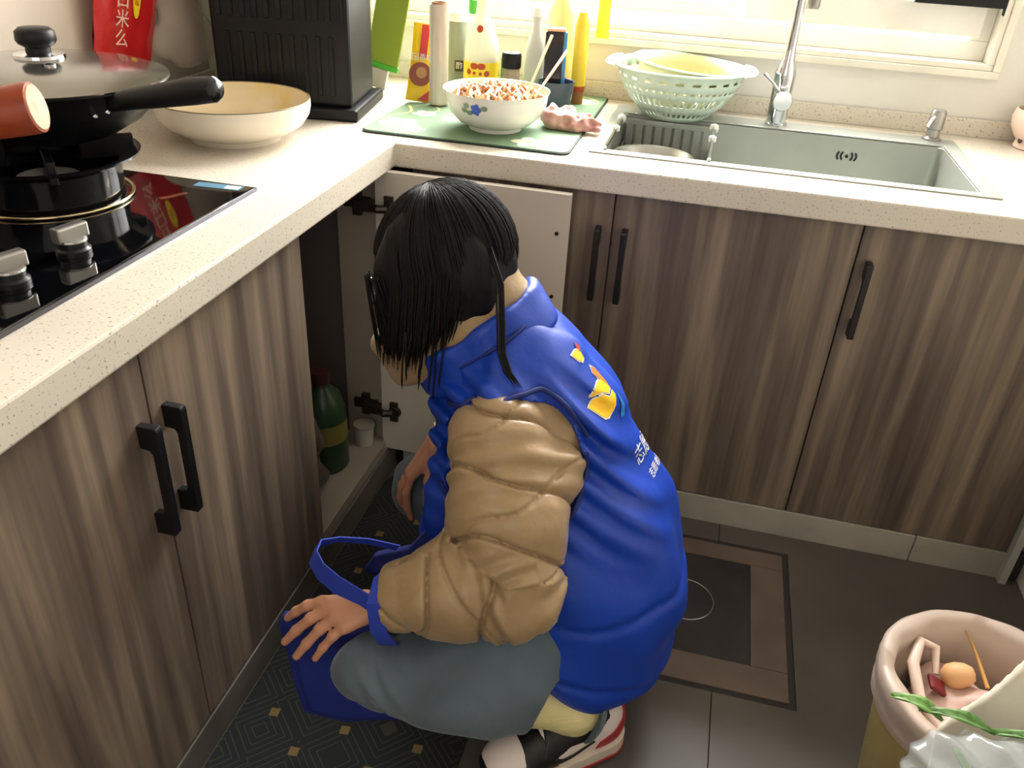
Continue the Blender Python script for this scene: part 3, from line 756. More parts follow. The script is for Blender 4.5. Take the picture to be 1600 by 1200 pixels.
# ================================================================== MAT, FOOD BOWL, RAG
dm = thing('drying_mat', 'green floral drying mat with dark edge beside the sink', 'mat', (0.125, 0.35, H))
def rr_prism(ax0, ax1, ay0, ay1, r, z0, z1, n=5):
    a = rrect(ax0, ax1, ay0, ay1, r, z0, n); b = rrect(ax0, ax1, ay0, ay1, r, z1, n); m = len(a)
    return MB().add(a+b, [tuple(range(m))[::-1], tuple(range(m, 2*m))]+[(k, (k+1) % m, m+(k+1) % m, m+k) for k in range(m)])
obj('base', rr_prism(-0.098, 0.352, 0.052, 0.640, 0.02, H+0.0003, H+0.004), MATEDGE, dm)
obj('cover', rr_prism(-0.095, 0.349, 0.056, 0.637, 0.018, H+0.004, H+0.0055), GREENMAT, dm)
def flower(cx, cy, R, rot=0, m=MATWHITE):
    z = H+0.0056
    pts = []
    for k in range(60):
        a = 2*math.pi*k/60; r = R*(0.62+0.38*abs(math.cos(2.5*(a+rot)))); pts.append((cx+r*math.cos(a), cy+r*math.sin(a), z))
    mb = MB(); mb.add([(cx, cy, z)]+pts, [(0, k+1, (k+1) % 60+1) for k in range(60)])
    f_ = obj('flower_print', mb, m, dm)
    obj('flower_centre', MB().lathe((cx, cy, z+0.0002), [(R*0.22, 0), (0, 0)], 14), MATYEL, f_)
for q in ((-0.045, 0.145, 0.045, 0.3), (0.005, 0.105, 0.025, 1), (0.26, 0.105, 0.04, 0.6), (-0.02, 0.25, 0.03, 0.2), (0.30, 0.56, 0.03, 0.5), (0.05, 0.22, 0.02, 0)): flower(*q)
def vine(pts, wd=0.007):
    mb = MB(); z = H+0.0057
    P = [V((a, b, z)) for a, b in pts]; Q = []
    for i in range(len(P)-1):
        for t in (0, 0.33, 0.66):
            p0, p1, p2, p3 = P[max(i-1, 0)], P[i], P[i+1], P[min(i+2, len(P)-1)]
            Q.append(0.5*((2*p1)+(p2-p0)*t+(2*p0-5*p1+4*p2-p3)*t*t+(3*p1-p0-3*p2+p3)*t**3))
    Q.append(P[-1]); vv = []
    for i, p in enumerate(Q):
        t = (Q[min(i+1, len(Q)-1)]-Q[max(i-1, 0)]).normalized(); s = V((-t.y, t.x, 0))*wd/2; vv += [p-s, p+s]
    mb.add(vv, [(2*i, 2*i+1, 2*i+3, 2*i+2) for i in range(len(Q)-1)])
    obj('vine_print', mb, MATYEL, dm)
vine([(-0.08, 0.31), (-0.055, 0.25), (-0.085, 0.20), (-0.08, 0.13), (-0.05, 0.09), (0.0, 0.08)])
vine([(-0.02, 0.33), (0.0, 0.29), (-0.03, 0.25)], 0.005)
vine([(0.25, 0.62), (0.31, 0.60), (0.335, 0.56), (0.32, 0.53), (0.27, 0.52)], 0.006)

BZ = H+0.0062
fb = thing('food_bowl', 'white porcelain bowl with a blue flower decoration standing on the green mat', 'bowl', (0.163, 0.190, BZ))
obj('bowl', MB().lathe((0.163, 0.190, BZ), [(0, 0.004), (0.050, 0.004), (0.052, 0), (0.058, 0), (0.058, 0.008), (0.080, 0.016), (0.099, 0.034), (0.109, 0.055), (0.1135, 0.082), (0.1155, 0.083), (0.1140, 0.080), (0.1065, 0.055), (0.096, 0.037), (0.074, 0.021), (0.04, 0.012), (0, 0.011)], 56), WHITEC, fb, smooth=50)
def bowl_r(z):
    P = [(0.058, 0.008), (0.080, 0.016), (0.099, 0.034), (0.109, 0.055), (0.1135, 0.082)]
    for (r0, z0), (r1, z1) in zip(P, P[1:]):
        if z0 <= z <= z1: return r0+(r1-r0)*(z-z0)/(z1-z0)
    return 0.1
dec = MB()
def decal_ring(mb, C, phi, z, rad, rf, lobes=0, off=0.0006, n=18, sz=1.0, K=4):
    vv = []
    for k in range(n):
        a = 2*math.pi*k/n; rr = rad*(1 if not lobes else 0.65+0.35*abs(math.cos(lobes*a/2)))
        for t in range(K+1):
            zz = z+rr*t/K*math.sin(a)*sz; r = rf(zz)+off; ph = phi+rr*t/K*math.cos(a)/r
            vv.append((C[0]+r*math.cos(ph), C[1]+r*math.sin(ph), C[2]+zz))
    mb.add(vv, [(k*(K+1)+t, k*(K+1)+t+1, ((k+1) % n)*(K+1)+t+1, ((k+1) % n)*(K+1)+t) for k in range(n) for t in range(K)])
phi0 = math.radians(-98)
dec = MB(); decal_ring(dec, (0.163, 0.190, BZ), phi0, 0.058, 0.013, bowl_r, 5, 0.0012)
obj('blue_flower', dec, mat('porcelain_blue', (70, 100, 190), 0.2), fb)
dec = MB()
for dp, dz in ((-0.20, 0.006), (-0.14, -0.008), (0.17, 0.004), (-0.25, -0.004)): decal_ring(dec, (0.163, 0.190, BZ), phi0+dp, 0.058+dz, 0.007, bowl_r, 2, 0.0010)
obj('leaf_print', dec, mat('porcelain_green', (120, 150, 110), 0.2), fb)
random.seed(4)
nm = MB().lathe((0.163, 0.190, BZ), [(0.098, 0.045), (0.094, 0.060), (0.07, 0.072), (0.04, 0.080), (0, 0.083)], 30)
for k in range(150):
    a = random.random()*6.28; r = 0.086*math.sqrt(random.random()); h_ = 0.085-1.9*r*r
    c = V((0.163+r*math.cos(a), 0.190+r*math.sin(a), BZ+h_))
    b = random.random()*6.28; L = 0.012+0.014*random.random(); d = V((math.cos(b), math.sin(b), 0))
    pts = [c-d*L+V((0, 0, -0.006)), c+V((0, 0, 0.004+0.006*random.random())), c+d*L+V((random.uniform(-.006, .006), 0, -0.005))]
    nm.tube(pts, [0.0030, 0.0046, 0.0026], 6)
tag(obj('noodles', nm, NOODLE, smooth=60, origin=(0.163, 0.19, BZ), kind='stuff'), 'shredded pale food heaped in the white flowered bowl', 'food')
for i, (a, b, lb) in enumerate((((0.226, 0.170, 0.888), (0.248, 0.330, 1.005), 'wooden chopstick in the food bowl, the one crossing the dark sauce box'),
                                ((0.243, 0.162, 0.890), (0.283, 0.340, 0.975), 'wooden chopstick in the food bowl, the lower and right one'))):
    a = V(a); b = V(b); a2 = a-(b-a).normalized()*0.03
    tag(obj('chopstick', MB().tube([a2, b], [0.0022, 0.0036], 8), BAMBOO, origin=tuple(a)), lb, 'chopstick', 'chopsticks in the food bowl')

s = SDF((0.23, 0.17, BZ-0.01), (0.42, 0.37, BZ+0.075), 0.0025)
for a, b, r in (((0.275, 0.255), (0.285, 0.30), 0.024), ((0.285, 0.24), (0.335, 0.245), 0.020), ((0.30, 0.28), (0.345, 0.275), 0.021), ((0.335, 0.235), (0.375, 0.262), 0.015), ((0.345, 0.26), (0.385, 0.25), 0.010), ((0.27, 0.30), (0.31, 0.33), 0.018)):
    s.cap((a[0], a[1], BZ+r*0.9), (b[0], b[1], BZ+r*0.75), r, r*0.8, 0.01)
s.disp(lambda X, Y, Z: fold(X, Y, Z, 3, 5, 190, 0.0042))
s.put(lambda X, Y, Z: (BZ+0.0005-Z)+0*X+0*Y, (0, 0, 0), (1, 1, 2), 0, 'cut') if False else None
s.a = np.maximum(s.a, (BZ+0.0003-(s.lo[2]+s.h*np.arange(s.n[2])))[None, None, :].astype(np.float32))
tag(obj('dishcloth', s.mesh(), RAG, smooth=180, origin=(0.31, 0.27, BZ)), 'crumpled pink dishcloth on the mat between food bowl and sink', 'cloth')

# ================================================================== BOTTLES AND PACKETS BEHIND THE BOWL
def lathe_thing(name, label, cat, c, parts, n=28, group=None):
    t = thing(name, label, cat, c, group)
    for nm_, prof_, m in parts: obj(nm_, MB().lathe(c, prof_, n), m, t, smooth=40)
    return t
# cutting board leaning in the corner
cbd = thing('cutting_board', 'lime green plastic board standing upright beside the black bin', 'board', (-0.17, 0.45, H))
Mb = Matrix.Translation((-0.205, 0.47, H)) @ Matrix.Rotation(math.radians(12), 4, 'Y') @ Matrix.Rotation(math.radians(4), 4, 'Z')
obj('board', MB().box((-0.06, 0, 0.062), (0.022, 0.009, 0.34), Mb), LIME, cbd, bevel=0.002)
obj('edge_band', MB().box((-0.06, -0.0005, 0.048), (0.024, 0.0095, 0.062), Mb), LIMED, cbd, bevel=0.002)
obj('foot', MB().box((-0.06, -0.004, 0.0), (0.0, 0.013, 0.048), Mb), MATS['strip_white'], cbd, bevel=0.002)
# seasoning pouch
def pouch(name, label, cat, M, w, h, th, m, n=10):
    t = thing(name, label, cat, tuple(M.translation))
    vv = []; ff = []
    for sgn in (1, -1):
        for i in range(n+1):
            for j in range(n+1):
                u = i/n; v = j/n
                b = (math.sin(math.pi*u)*math.sin(math.pi*min(v*1.0, 1)))**0.6*th*(1-0.3*v)
                wv = w*(1-0.12*math.sin(math.pi*v))
                vv.append(M @ V(((u-0.5)*wv, v*h, sgn*(b/2+0.0003))))
    N = (n+1)**2
    for i in range(n):
        for j in range(n):
            a = i*(n+1)+j; ff.append((a, a+n+1, a+n+2, a+1)); ff.append((N+a, N+a+1, N+a+n+2, N+a+n+1))
    obj('packet', MB().add(vv, ff), m, t, smooth=180)
    return t
Mp = frame((-0.075, 0.352, BZ+0.001), (0.96, 0.20, -0.10), (-0.42, 0.12, 0.90))
sp = pouch('seasoning_pouch', 'yellow and red seasoning pouch leaning against the cling film roll', 'pouch', Mp, 0.060, 0.175, 0.016, YELLOW)
obj('red_band', MB().box((-0.008, 0.10, 0.0072), (0.010, 0.172, 0.0085), Mp), REDP, sp)
obj('dish_photo', MB().lathe((0, 0, 0), [(0.027, 0), (0, 0.001)], 24).xf(Mp @ Matrix.Translation((0.0, 0.062, 0.0093))), mat('dish_brown', (142, 70, 50), 0.4), sp)
obj('dish_rice', MB().lathe((0, 0, 0), [(0.013, 0), (0, 0.001)], 16).xf(Mp @ Matrix.Translation((0.003, 0.066, 0.0106))), mat('dish_tan', (190, 140, 90), 0.5), sp)
obj('red_corner', MB().prism([(0.0, 0.004), (0.026, 0.004), (0.026, 0.028)], Mp, 0.006, 0.0085), REDP, sp)
obj('lettering', text_mesh('ᐧ香辣', 0.016, Mp @ Matrix.Translation((0.0, 0.10, 0.0095))), PRINTW, sp)
# cling film roll
c = (-0.019, 0.345, BZ)
t = lathe_thing('cling_film_roll', 'standing roll of cling film behind the food bowl', 'roll', c, [('film', [(0.018, 0.004), (0.0225, 0.004), (0.0225, 0.222), (0.018, 0.222)], WRAP), ('core', [(0.016, 0), (0.018, 0), (0.018, 0.226), (0.016, 0.226), (0.016, 0)], CARDB)])
# jar with black label
c = (-0.020, 0.50, BZ)
t = lathe_thing('glass_jar', 'clear glass jar with a small black label behind the cling film roll', 'jar', c, [('glass', [(0, 0), (0.026, 0), (0.028, 0.004), (0.028, 0.13), (0.024, 0.15), (0.024, 0.17), (0.022, 0.17), (0.022, 0.148), (0.026, 0.128), (0.026, 0.006), (0, 0.004)], GLASSG), ('lid', [(0, 0.190), (0.026, 0.190), (0.026, 0.170), (0, 0.170)], WHITEP)])
Ml = frame((-0.008, 0.4735, BZ+0.070), (0.98, 0.20, 0), (0, 0, 1))
obj('label_panel', MB().box((-0.011, -0.013, 0), (0.012, 0.013, 0.0012), Ml), LABELK, t)
obj('lettering', text_mesh('酢', 0.018, Ml @ Matrix.Translation((0, 0, 0.0018))), PRINTW, t)
# yellow label bottle
c = (0.054, 0.455, BZ)
t = lathe_thing('sauce_bottle', 'tall clear bottle with a yellow label behind the food bowl', 'bottle', c, [('glass', [(0, 0), (0.040, 0), (0.043, 0.006), (0.043, 0.112), (0.040, 0.135), (0.027, 0.168), (0.018, 0.190), (0.015, 0.215), (0.015, 0.25), (0.013, 0.25), (0.013, 0.215), (0.016, 0.188), (0.025, 0.166), (0.038, 0.133), (0.041, 0.112), (0.041, 0.008), (0, 0.004)], GLASSC),
    ('contents', [(0, 0.006), (0.0385, 0.008), (0.0385, 0.060), (0, 0.060)], mat('yellow_sauce', (214, 186, 90), 0.4)), ('cap', [(0, 0.272), (0.017, 0.272), (0.017, 0.235), (0, 0.235)], REDP)])
lb = obj('label_panel', MB().lathe(c, [(0.0436, 0.040), (0.0436, 0.092)], 40), LABELY, t, smooth=60)
dec = MB()
for ph, z, r, l_ in ((-1.72, 0.084, 0.010, 2), (-1.30, 0.084, 0.010, 2), (-2.05, 0.070, 0.007, 0), (-1.0, 0.068, 0.007, 0), (-1.7, 0.068, 0.004, 0), (-1.35, 0.067, 0.004, 0)):
    decal_ring(dec, c, ph, z, r, lambda z_: 0.0436, l_, 0.0006, 14)
obj('label_print', dec, LABELR, lb)
dec = MB(); decal_ring(dec, c, -1.5, 0.166, 0.008, lambda z_: 0.0275-(z_-0.168)*0.4, 0, 0.0012, 14); obj('neck_print', dec, LABELR, t)
# green slim packet next to it
tag(obj('green_packet', MB().box((0.099, 0.470, BZ), (0.108, 0.500, BZ+0.10)), LIMED, bevel=0.002, origin=(0.103, 0.48, BZ)), 'thin green packet squeezed between yellow-label bottle and black-capped jar', 'packet')
c = (0.135, 0.43, BZ)
t = lathe_thing('spice_jar', 'small spice jar with a black cap behind the food bowl', 'jar', c, [('glass', [(0, 0), (0.020, 0), (0.021, 0.003), (0.021, 0.082), (0.018, 0.088), (0, 0.088)], mat('spice_glass', (150, 134, 108), 0.25)), ('cap', [(0.0225, 0.086), (0.0235, 0.090), (0.0235, 0.115), (0.021, 0.120), (0, 0.121)], BLACKP)])
dec = MB(); decal_ring(dec, c, -1.35, 0.040, 0.013, lambda z_: 0.0212, 0, 0.0005, 14, 1.1); obj('label_panel', dec, LABELK, t)
c = (0.178, 0.50, BZ)
lathe_thing('water_bottle', 'slim cloudy plastic bottle left of the dark sauce box', 'bottle', c, [('bottle', [(0, 0), (0.024, 0), (0.026, 0.004), (0.026, 0.12), (0.018, 0.15), (0.012, 0.165), (0.012, 0.20), (0, 0.20)], mat('cloudy_plastic', (206, 208, 200), 0.25, alpha=0.8)), ('cap', [(0.014, 0.195), (0.014, 0.215), (0, 0.215)], WHITEP)])
# slate cup with dark box inside
c = (0.243, 0.45, BZ)
lathe_thing('slate_cup', 'dark slate cup holding the sauce box beside the chopsticks', 'cup', c, [('cup', [(0, 0), (0.036, 0), (0.038, 0.004), (0.045, 0.062), (0.0445, 0.064), (0.042, 0.062), (0.036, 0.006), (0, 0.005)], NAVYC)])
sb = thing('sauce_box', 'dark bottle-shaped sauce carton with a blue side standing in the slate cup', 'carton', (0.235, 0.455, BZ+0.006))
Ms = frame((0.233, 0.452, BZ+0.008), (0.97, 0.22, 0.0), (0, 0, 1)) 
Ms = Matrix.Translation((0.235, 0.452, BZ+0.008)) @ Matrix.Rotation(math.radians(14), 4, 'Z')
obj('carton', MB().box((-0.025, -0.016, 0), (0.017, 0.016, 0.165), Ms), SAUCE, sb, bevel=0.002)
obj('side_panel', MB().box((0.017, -0.016, 0), (0.026, 0.016, 0.165), Ms), BLUEB, sb, bevel=0.002)
obj('top_flap', MB().box((-0.022, -0.014, 0.165), (0.022, 0.014, 0.172), Ms), mat('flap_peach', (226, 180, 140), 0.5), sb, bevel=0.002)
c = (0.222, 0.575, BZ)
lathe_thing('oil_bottle', 'tall pale yellow oil bottle behind the dark sauce carton', 'bottle', c, [('bottle', [(0, 0), (0.034, 0), (0.036, 0.005), (0.036, 0.20), (0.02, 0.24), (0.014, 0.25), (0, 0.25)], mat('oil_plastic', (246, 224, 150), 0.2, alpha=0.85)), ('cap', [(0.017, 0.245), (0.017, 0.275), (0, 0.275)], YELLOW)])
c = (0.283, 0.530, BZ)
lathe_thing('yellow_bottle', 'bright yellow bottle with a brown band right of the slate cup', 'bottle', c, [('bottle', [(0.0165, 0.035), (0.0175, 0.04), (0.0175, 0.18), (0.010, 0.21), (0, 0.21)], mat('yellow_plastic', (244, 206, 60), 0.3)), ('base', [(0, 0), (0.016, 0), (0.0165, 0.03), (0, 0.03)], mat('amber', (150, 100, 50), 0.3)), ('band', [(0, 0.029), (0.0178, 0.029), (0.0178, 0.042), (0, 0.042)], LABELR)])
yb = pouch('yellow_bag', 'yellow plastic glove hanging on the window ledge beside the yellow bottle', 'glove', frame((0.318, 0.632, 0.968), (1, 0.05, 0), (0.02, 0.0, 1)), 0.034, 0.16, 0.014, mat('glove_yellow', (240, 226, 60), 0.4))
c = (-0.005, 0.60, BZ)
lathe_thing('green_cap_bottle', 'clear bottle with a bright green cap at the very back of the mat', 'bottle', c, [('bottle', [(0, 0), (0.022, 0), (0.024, 0.004), (0.024, 0.15), (0.014, 0.18), (0, 0.18)], GLASSC), ('cap', [(0.018, 0.178), (0.018, 0.210), (0, 0.210)], LIMED)])

# ================================================================== BLACK STORAGE BIN, LEFT COUNTER
bbn = thing('storage_bin', 'tall black ribbed plastic storage bin standing in the worktop corner', 'bin', (-0.29, 0.26, H))
Bb = Matrix.Translation((-0.13, 0.118, H)) @ Matrix.Rotation(math.radians(9), 4, 'Z')
obj('base', MB().box((-0.325, 0.0, 0.0), (0.0, 0.26, 0.026), Bb), BLACKP, bbn, bevel=0.006)
obj('body', MB().box((-0.315, 0.018, 0.026), (-0.016, 0.225, 0.42), Bb), BLACKP, bbn, bevel=0.008)
for k in range(11):
    xx = -0.300+k*0.026
    obj('rib', MB().box((xx, 0.0135, 0.20), (xx+0.012, 0.020, 0.41), Bb), BLACKP, bbn, bevel=0.0015)
for k in range(9):
    xx = -0.285+k*0.028
    obj('rib', MB().box((xx, 0.0140, 0.05), (xx+0.010, 0.020, 0.17), Bb), BLACKP, bbn, bevel=0.0015)
obj('lid', MB().box((-0.320, 0.012, 0.42), (-0.010, 0.235, 0.44), Bb), BLACKP, bbn, bevel=0.006)

CP = (-0.300, -0.095, H+0.0002)
pb = thing('serving_bowl', 'wide shallow cream bowl with a dark rim line and food traces beside the wok', 'bowl', CP)
obj('bowl', MB().lathe(CP, [(0, 0.006), (0.080, 0.006), (0.082, 0), (0.088, 0), (0.090, 0.010), (0.112, 0.018), (0.134, 0.032), (0.1465, 0.050), (0.1500, 0.066), (0.1495, 0.078), (0.1470, 0.0785)], 64), CERAM, pb, smooth=50)
obj('inner_glaze', MB().lathe(CP, [(0.1468, 0.0783), (0.1470, 0.066), (0.138, 0.046), (0.112, 0.026), (0.085, 0.015), (0, 0.012)], 64), CERIN, pb, smooth=60)
obj('rim_line', MB().tube([(CP[0]+0.1484*math.cos(a), CP[1]+0.1484*math.sin(a), CP[2]+0.0788) for a in np.linspace(0, 2*math.pi, 65)], 0.0011, 6), BROWNL, pb, smooth=60)

# ================================================================== HOB
hob = thing('gas_hob', 'black glass gas hob with two burners let into the worktop', 'hob', (-0.31, -0.75, H))
obj('glass_top', MB().box((-0.535, -1.110, H+0.0003), (-0.100, -0.386, H+0.0075)), BLACKG, hob, bevel=0.0015)
obj('metal_edge', MB().box((-0.1005, -1.110, H+0.0003), (-0.0975, -0.386, H+0.0060)).box((-0.535, -0.3862, H+0.0003), (-0.0975, -0.3835, H+0.0060)), mat('hob_edge', (96, 96, 104), 0.25, 0.9), hob)
HZ = H+0.0075
def burner(cx, cy):
    obj('trim_ring', MB().tube([(cx+0.118*math.cos(a), cy+0.118*math.sin(a), HZ+0.003) for a in np.linspace(0, 2*math.pi, 61)], 0.0030, 8), GOLD, hob, smooth=60)
    obj('drip_pan', MB().lathe((cx, cy, HZ), [(0.116, 0.001), (0.10, 0.004), (0.07, 0.002), (0, 0.002)], 48), ENAMEL, hob, smooth=60)
    obj('burner_head', MB().lathe((cx, cy, HZ), [(0.060, 0.0), (0.060, 0.018), (0.045, 0.024), (0.045, 0.032), (0, 0.034)], 32), IRON, hob, smooth=40)
    g = obj('wind_shield', MB().lathe((cx, cy, HZ), [(0.106, 0.004), (0.108, 0.052), (0.120, 0.060), (0.138, 0.066), (0.139, 0.070), (0.120, 0.066), (0.105, 0.056), (0.103, 0.004), (0.106, 0.004)], 48), ENAMEL, hob, smooth=50)
    for k in range(4):
        a = math.pi/4+k*math.pi/2; M = Matrix.Translation((cx, cy, HZ)) @ Matrix.Rotation(a, 4, 'Z')
        obj('pan_support', MB().box((0.05, -0.006, 0.052), (0.130, 0.006, 0.086), M), IRON, g, bevel=0.002)
burner(-0.360, -0.544); burner(-0.360, -0.905)
for (kx, ky, ra) in ((-0.178, -0.728, 8), (-0.180, -0.838, 4)):
    kb = obj('knob', MB().lathe((kx, ky, HZ), [(0.0225, 0), (0.0225, 0.006), (0.019, 0.009), (0.0185, 0.018), (0, 0.018)], 28), BLACKM, hob, smooth=40)
    M = Matrix.Translation((kx, ky, HZ+0.018)) @ Matrix.Rotation(math.radians(ra+70), 4, 'Z')
    obj('knob_grip', MB().box((-0.024, -0.0085, 0.0), (0.024, 0.0085, 0.021), M).lathe((kx, ky, HZ+0.0172), [(0.020, 0), (0.020, 0.004), (0, 0.004)], 24), SATIN, kb, bevel=0.003)
obj('lettering', text_mesh('ECO', 0.011, frame((-0.165, -0.470, HZ+0.0002), (0.5, 0.87, 0), (-0.87, 0.5, 0)), 0.0002), GOLD, hob) if False else None
stk = MB(); Mk = Matrix.Translation((-0.150, -0.405, HZ)) @ Matrix.Rotation(math.radians(4), 4, 'Z')
obj('energy_sticker', MB().box((-0.045, -0.012, 0.0001), (0.035, 0.010, 0.0006), Mk), mat('sticker_blue', (86, 130, 156), 0.3), hob)
obj('sticker_white', MB().box((0.008, -0.010, 0.0006), (0.032, 0.006, 0.0009), Mk), PRINTW, hob)
obj('brand_mark', MB().ribbon([(-0.205, -0.495, HZ+0.0003), (-0.195, -0.480, HZ+0.0003), (-0.190, -0.468, HZ+0.0003), (-0.182, -0.455, HZ+0.0003)], (0.007, -0.004, 0), 0.0002), GOLD, hob)

WC = (-0.362, -0.505, HZ+0.078)
wok = thing('wok', 'black wok with long black handle and domed steel lid on the rear burner', 'wok', WC)
obj('pan', MB().lathe(WC, [(0, 0.0), (0.050, 0.001), (0.090, 0.013), (0.130, 0.036), (0.160, 0.066), (0.174, 0.092), (0.177, 0.094), (0.175, 0.096), (0.171, 0.092), (0.157, 0.068), (0.127, 0.040), (0.088, 0.017), (0.05, 0.006), (0, 0.005)], 64), IRON, wok, smooth=50)
hp = [V((-0.210, -0.560, WC[2]+0.080)), V((-0.175, -0.566, WC[2]+0.090)), V((-0.115, -0.574, WC[2]+0.103)), V((-0.062, -0.579, WC[2]+0.115)), V((-0.028, -0.582, WC[2]+0.121))]
wh = obj('handle', MB().tube(hp, [0.012, 0.0145, 0.0165, 0.0185, 0.0170], 14), BLACKP, wok, smooth=60)
obj('handle_cap', MB().tube([hp[-1], hp[-1]+(hp[-1]-hp[-2]).normalized()*0.006], [0.0168, 0.012], 14), mat('cap_grey', (24, 24, 28), 0.2), wh, smooth=60)
for q in ((-0.222, -0.585, WC[2]+0.066), (-0.206, -0.578, WC[2]+0.072)):
    obj('rivet', MB().lathe(q, [(0, 0.003), (0.003, 0.002), (0.004, -0.002)], 10, Matrix.Rotation(math.radians(80), 3, 'X')), CHROME, wh, smooth=60)
LC = (WC[0], WC[1], WC[2]+0.095)
lid = obj('lid', MB().lathe(LC, [(0.176, 0.001), (0.177, 0.003), (0.171, 0.005), (0.150, 0.012), (0.115, 0.019), (0.075, 0.024), (0.03, 0.027), (0, 0.028)], 64), mat('lid_steel', (132, 128, 120), 0.13, 0.85), wok, smooth=50, label='domed steel lid with black knob')
kn = obj('knob', MB().lathe(LC, [(0.018, 0.026), (0.017, 0.040), (0.025, 0.045), (0.028, 0.050), (0.027, 0.062), (0.021, 0.067), (0, 0.068)], 28), BLACKP, lid, smooth=50)
obj('knob_plate', MB().lathe(LC, [(0.036, 0.0265), (0.035, 0.031), (0.017, 0.033)], 28), CHROME, lid, smooth=50)
obj('steam_vent', MB().lathe((LC[0]+0.05, LC[1]-0.04, LC[2]+0.023), [(0.008, -0.002), (0.008, 0.004), (0, 0.005)], 16), CHROME, lid, smooth=50)

# saucepan on the front burner, mostly outside the frame, with the wooden handle reaching in
PC = (-0.360, -0.905, HZ+0.087)
sp2 = thing('saucepan', 'pan with a thick red-brown wooden handle on the front burner at the left edge', 'pan', PC)
obj('pan', MB().lathe(PC, [(0, 0), (0.09, 0), (0.10, 0.006), (0.108, 0.085), (0.110, 0.087), (0.106, 0.086), (0.097, 0.008), (0, 0.004)], 48), STEEL, sp2, smooth=50)
obj('shaft', MB().tube([V((-0.345, -0.893, 0.990)), V((-0.290, -0.870, 1.003))], 0.008, 10), STEEL, sp2, smooth=60)
ha = V((-0.300, -0.875, 1.000)); hb = V((-0.115, -0.802, 1.038))
hd = (hb-ha).normalized()
wh2 = obj('handle', MB().tube([ha, ha+hd*0.01, ha.lerp(hb, 0.4), hb-hd*0.008, hb-hd*0.001], [0.014, 0.019, 0.024, 0.0285, 0.0275], 28), ORANGEW, sp2, smooth=60, label='thick red-brown wooden handle')
obj('handle_end', MB().tube([hb-hd*0.002, hb+hd*0.0006], [0.0255, 0.0245], 28), ENDW, wh2, smooth=60)

# ================================================================== RUG
rg = thing('kitchen_rug', 'dark patterned kitchen rug with small gold squares under the person', 'rug', (0.17, -0.8, 0))
obj('pile', rr_prism(-0.014, 0.388, -1.45, -0.03, 0.05, 0.0006, 0.006), RUG, rg, bevel=0.001)
for i in range(-3, 9):
    for j in range(-4, 7):
        for q in (0, 1):
            x = 0.047+0.133*i+q*0.0675; yy = -0.757+0.124*j+q*(-0.062)
            if -0.005 < x < 0.375 and -1.43 < yy < -0.05:
                Mq = Matrix.Translation((x, yy, 0.006)) @ Matrix.Rotation(math.radians(6), 4, 'Z')
                obj('gold_square', MB().box((-0.008, -0.008, 0), (0.008, 0.008, 0.0006), Mq), RUGSQ, rg)

# ================================================================== THINGS IN THE OPEN CABINET
CZ = 0.1003
c = (-0.120, -0.165, CZ)
t = lathe_thing('oil_jug', 'dark green oil bottle with yellow label inside the open cabinet', 'bottle', c, [('bottle', [(0, 0), (0.048, 0), (0.052, 0.006), (0.052, 0.15), (0.040, 0.19), (0.020, 0.21), (0.018, 0.225), (0, 0.225)], OILJUG), ('cap', [(0, 0.250), (0.021, 0.250), (0.021, 0.222), (0, 0.222)], mat('shaded_red', (56, 30, 26), 0.4))])  # cap and other contents coloured darker to carry the cabinet's shade
obj('label_panel', MB().lathe(c, [(0.0525, 0.08), (0.0525, 0.13)], 32), mat('olive_label', (110, 104, 50), 0.5), t)
s = SDF((-0.26, -0.36, CZ), (-0.045, -0.06, 0.56), 0.005)
s.ell((-0.15, -0.27, 0.16), (0.075, 0.07, 0.065)); s.ell((-0.135, -0.285, 0.245), (0.06, 0.055, 0.05), k=0.04); s.cap((-0.14, -0.28, 0.28), (-0.15, -0.25, 0.37), 0.03, 0.022, k=0.03)
s.disp(lambda X, Y, Z: fold(X, Y, Z, 8, 6, 70, 0.008))
s.a = np.maximum(s.a, (CZ+0.0005-(s.lo[2]+s.h*np.arange(s.n[2])))[None, None, :].astype(np.float32))
tag(obj('plastic_bag', s.mesh(), DARKBAG, smooth=180, origin=(-0.15, -0.27, CZ)), 'knotted murky plastic bag standing inside the open cabinet', 'bag')
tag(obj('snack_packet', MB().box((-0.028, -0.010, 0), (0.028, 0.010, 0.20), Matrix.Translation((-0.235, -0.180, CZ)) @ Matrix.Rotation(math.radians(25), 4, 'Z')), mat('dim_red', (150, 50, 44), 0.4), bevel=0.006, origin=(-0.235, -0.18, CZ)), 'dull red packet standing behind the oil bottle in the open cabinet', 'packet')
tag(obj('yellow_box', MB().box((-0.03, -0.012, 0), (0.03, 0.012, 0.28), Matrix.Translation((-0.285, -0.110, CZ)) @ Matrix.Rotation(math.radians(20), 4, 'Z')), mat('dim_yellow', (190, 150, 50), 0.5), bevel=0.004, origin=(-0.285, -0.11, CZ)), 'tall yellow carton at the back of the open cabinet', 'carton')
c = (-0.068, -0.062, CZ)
lathe_thing('white_cup', 'small whitish plastic cup by the side panel in the open cabinet', 'cup', c, [('cup', [(0, 0), (0.020, 0), (0.024, 0.055), (0.022, 0.055), (0.018, 0.003), (0, 0.003)], mat('dull_white', (170, 164, 152), 0.5)), ('lid', [(0, 0.058), (0.0255, 0.057), (0.0255, 0.050)], mat('dull_lid', (140, 134, 124), 0.5))])

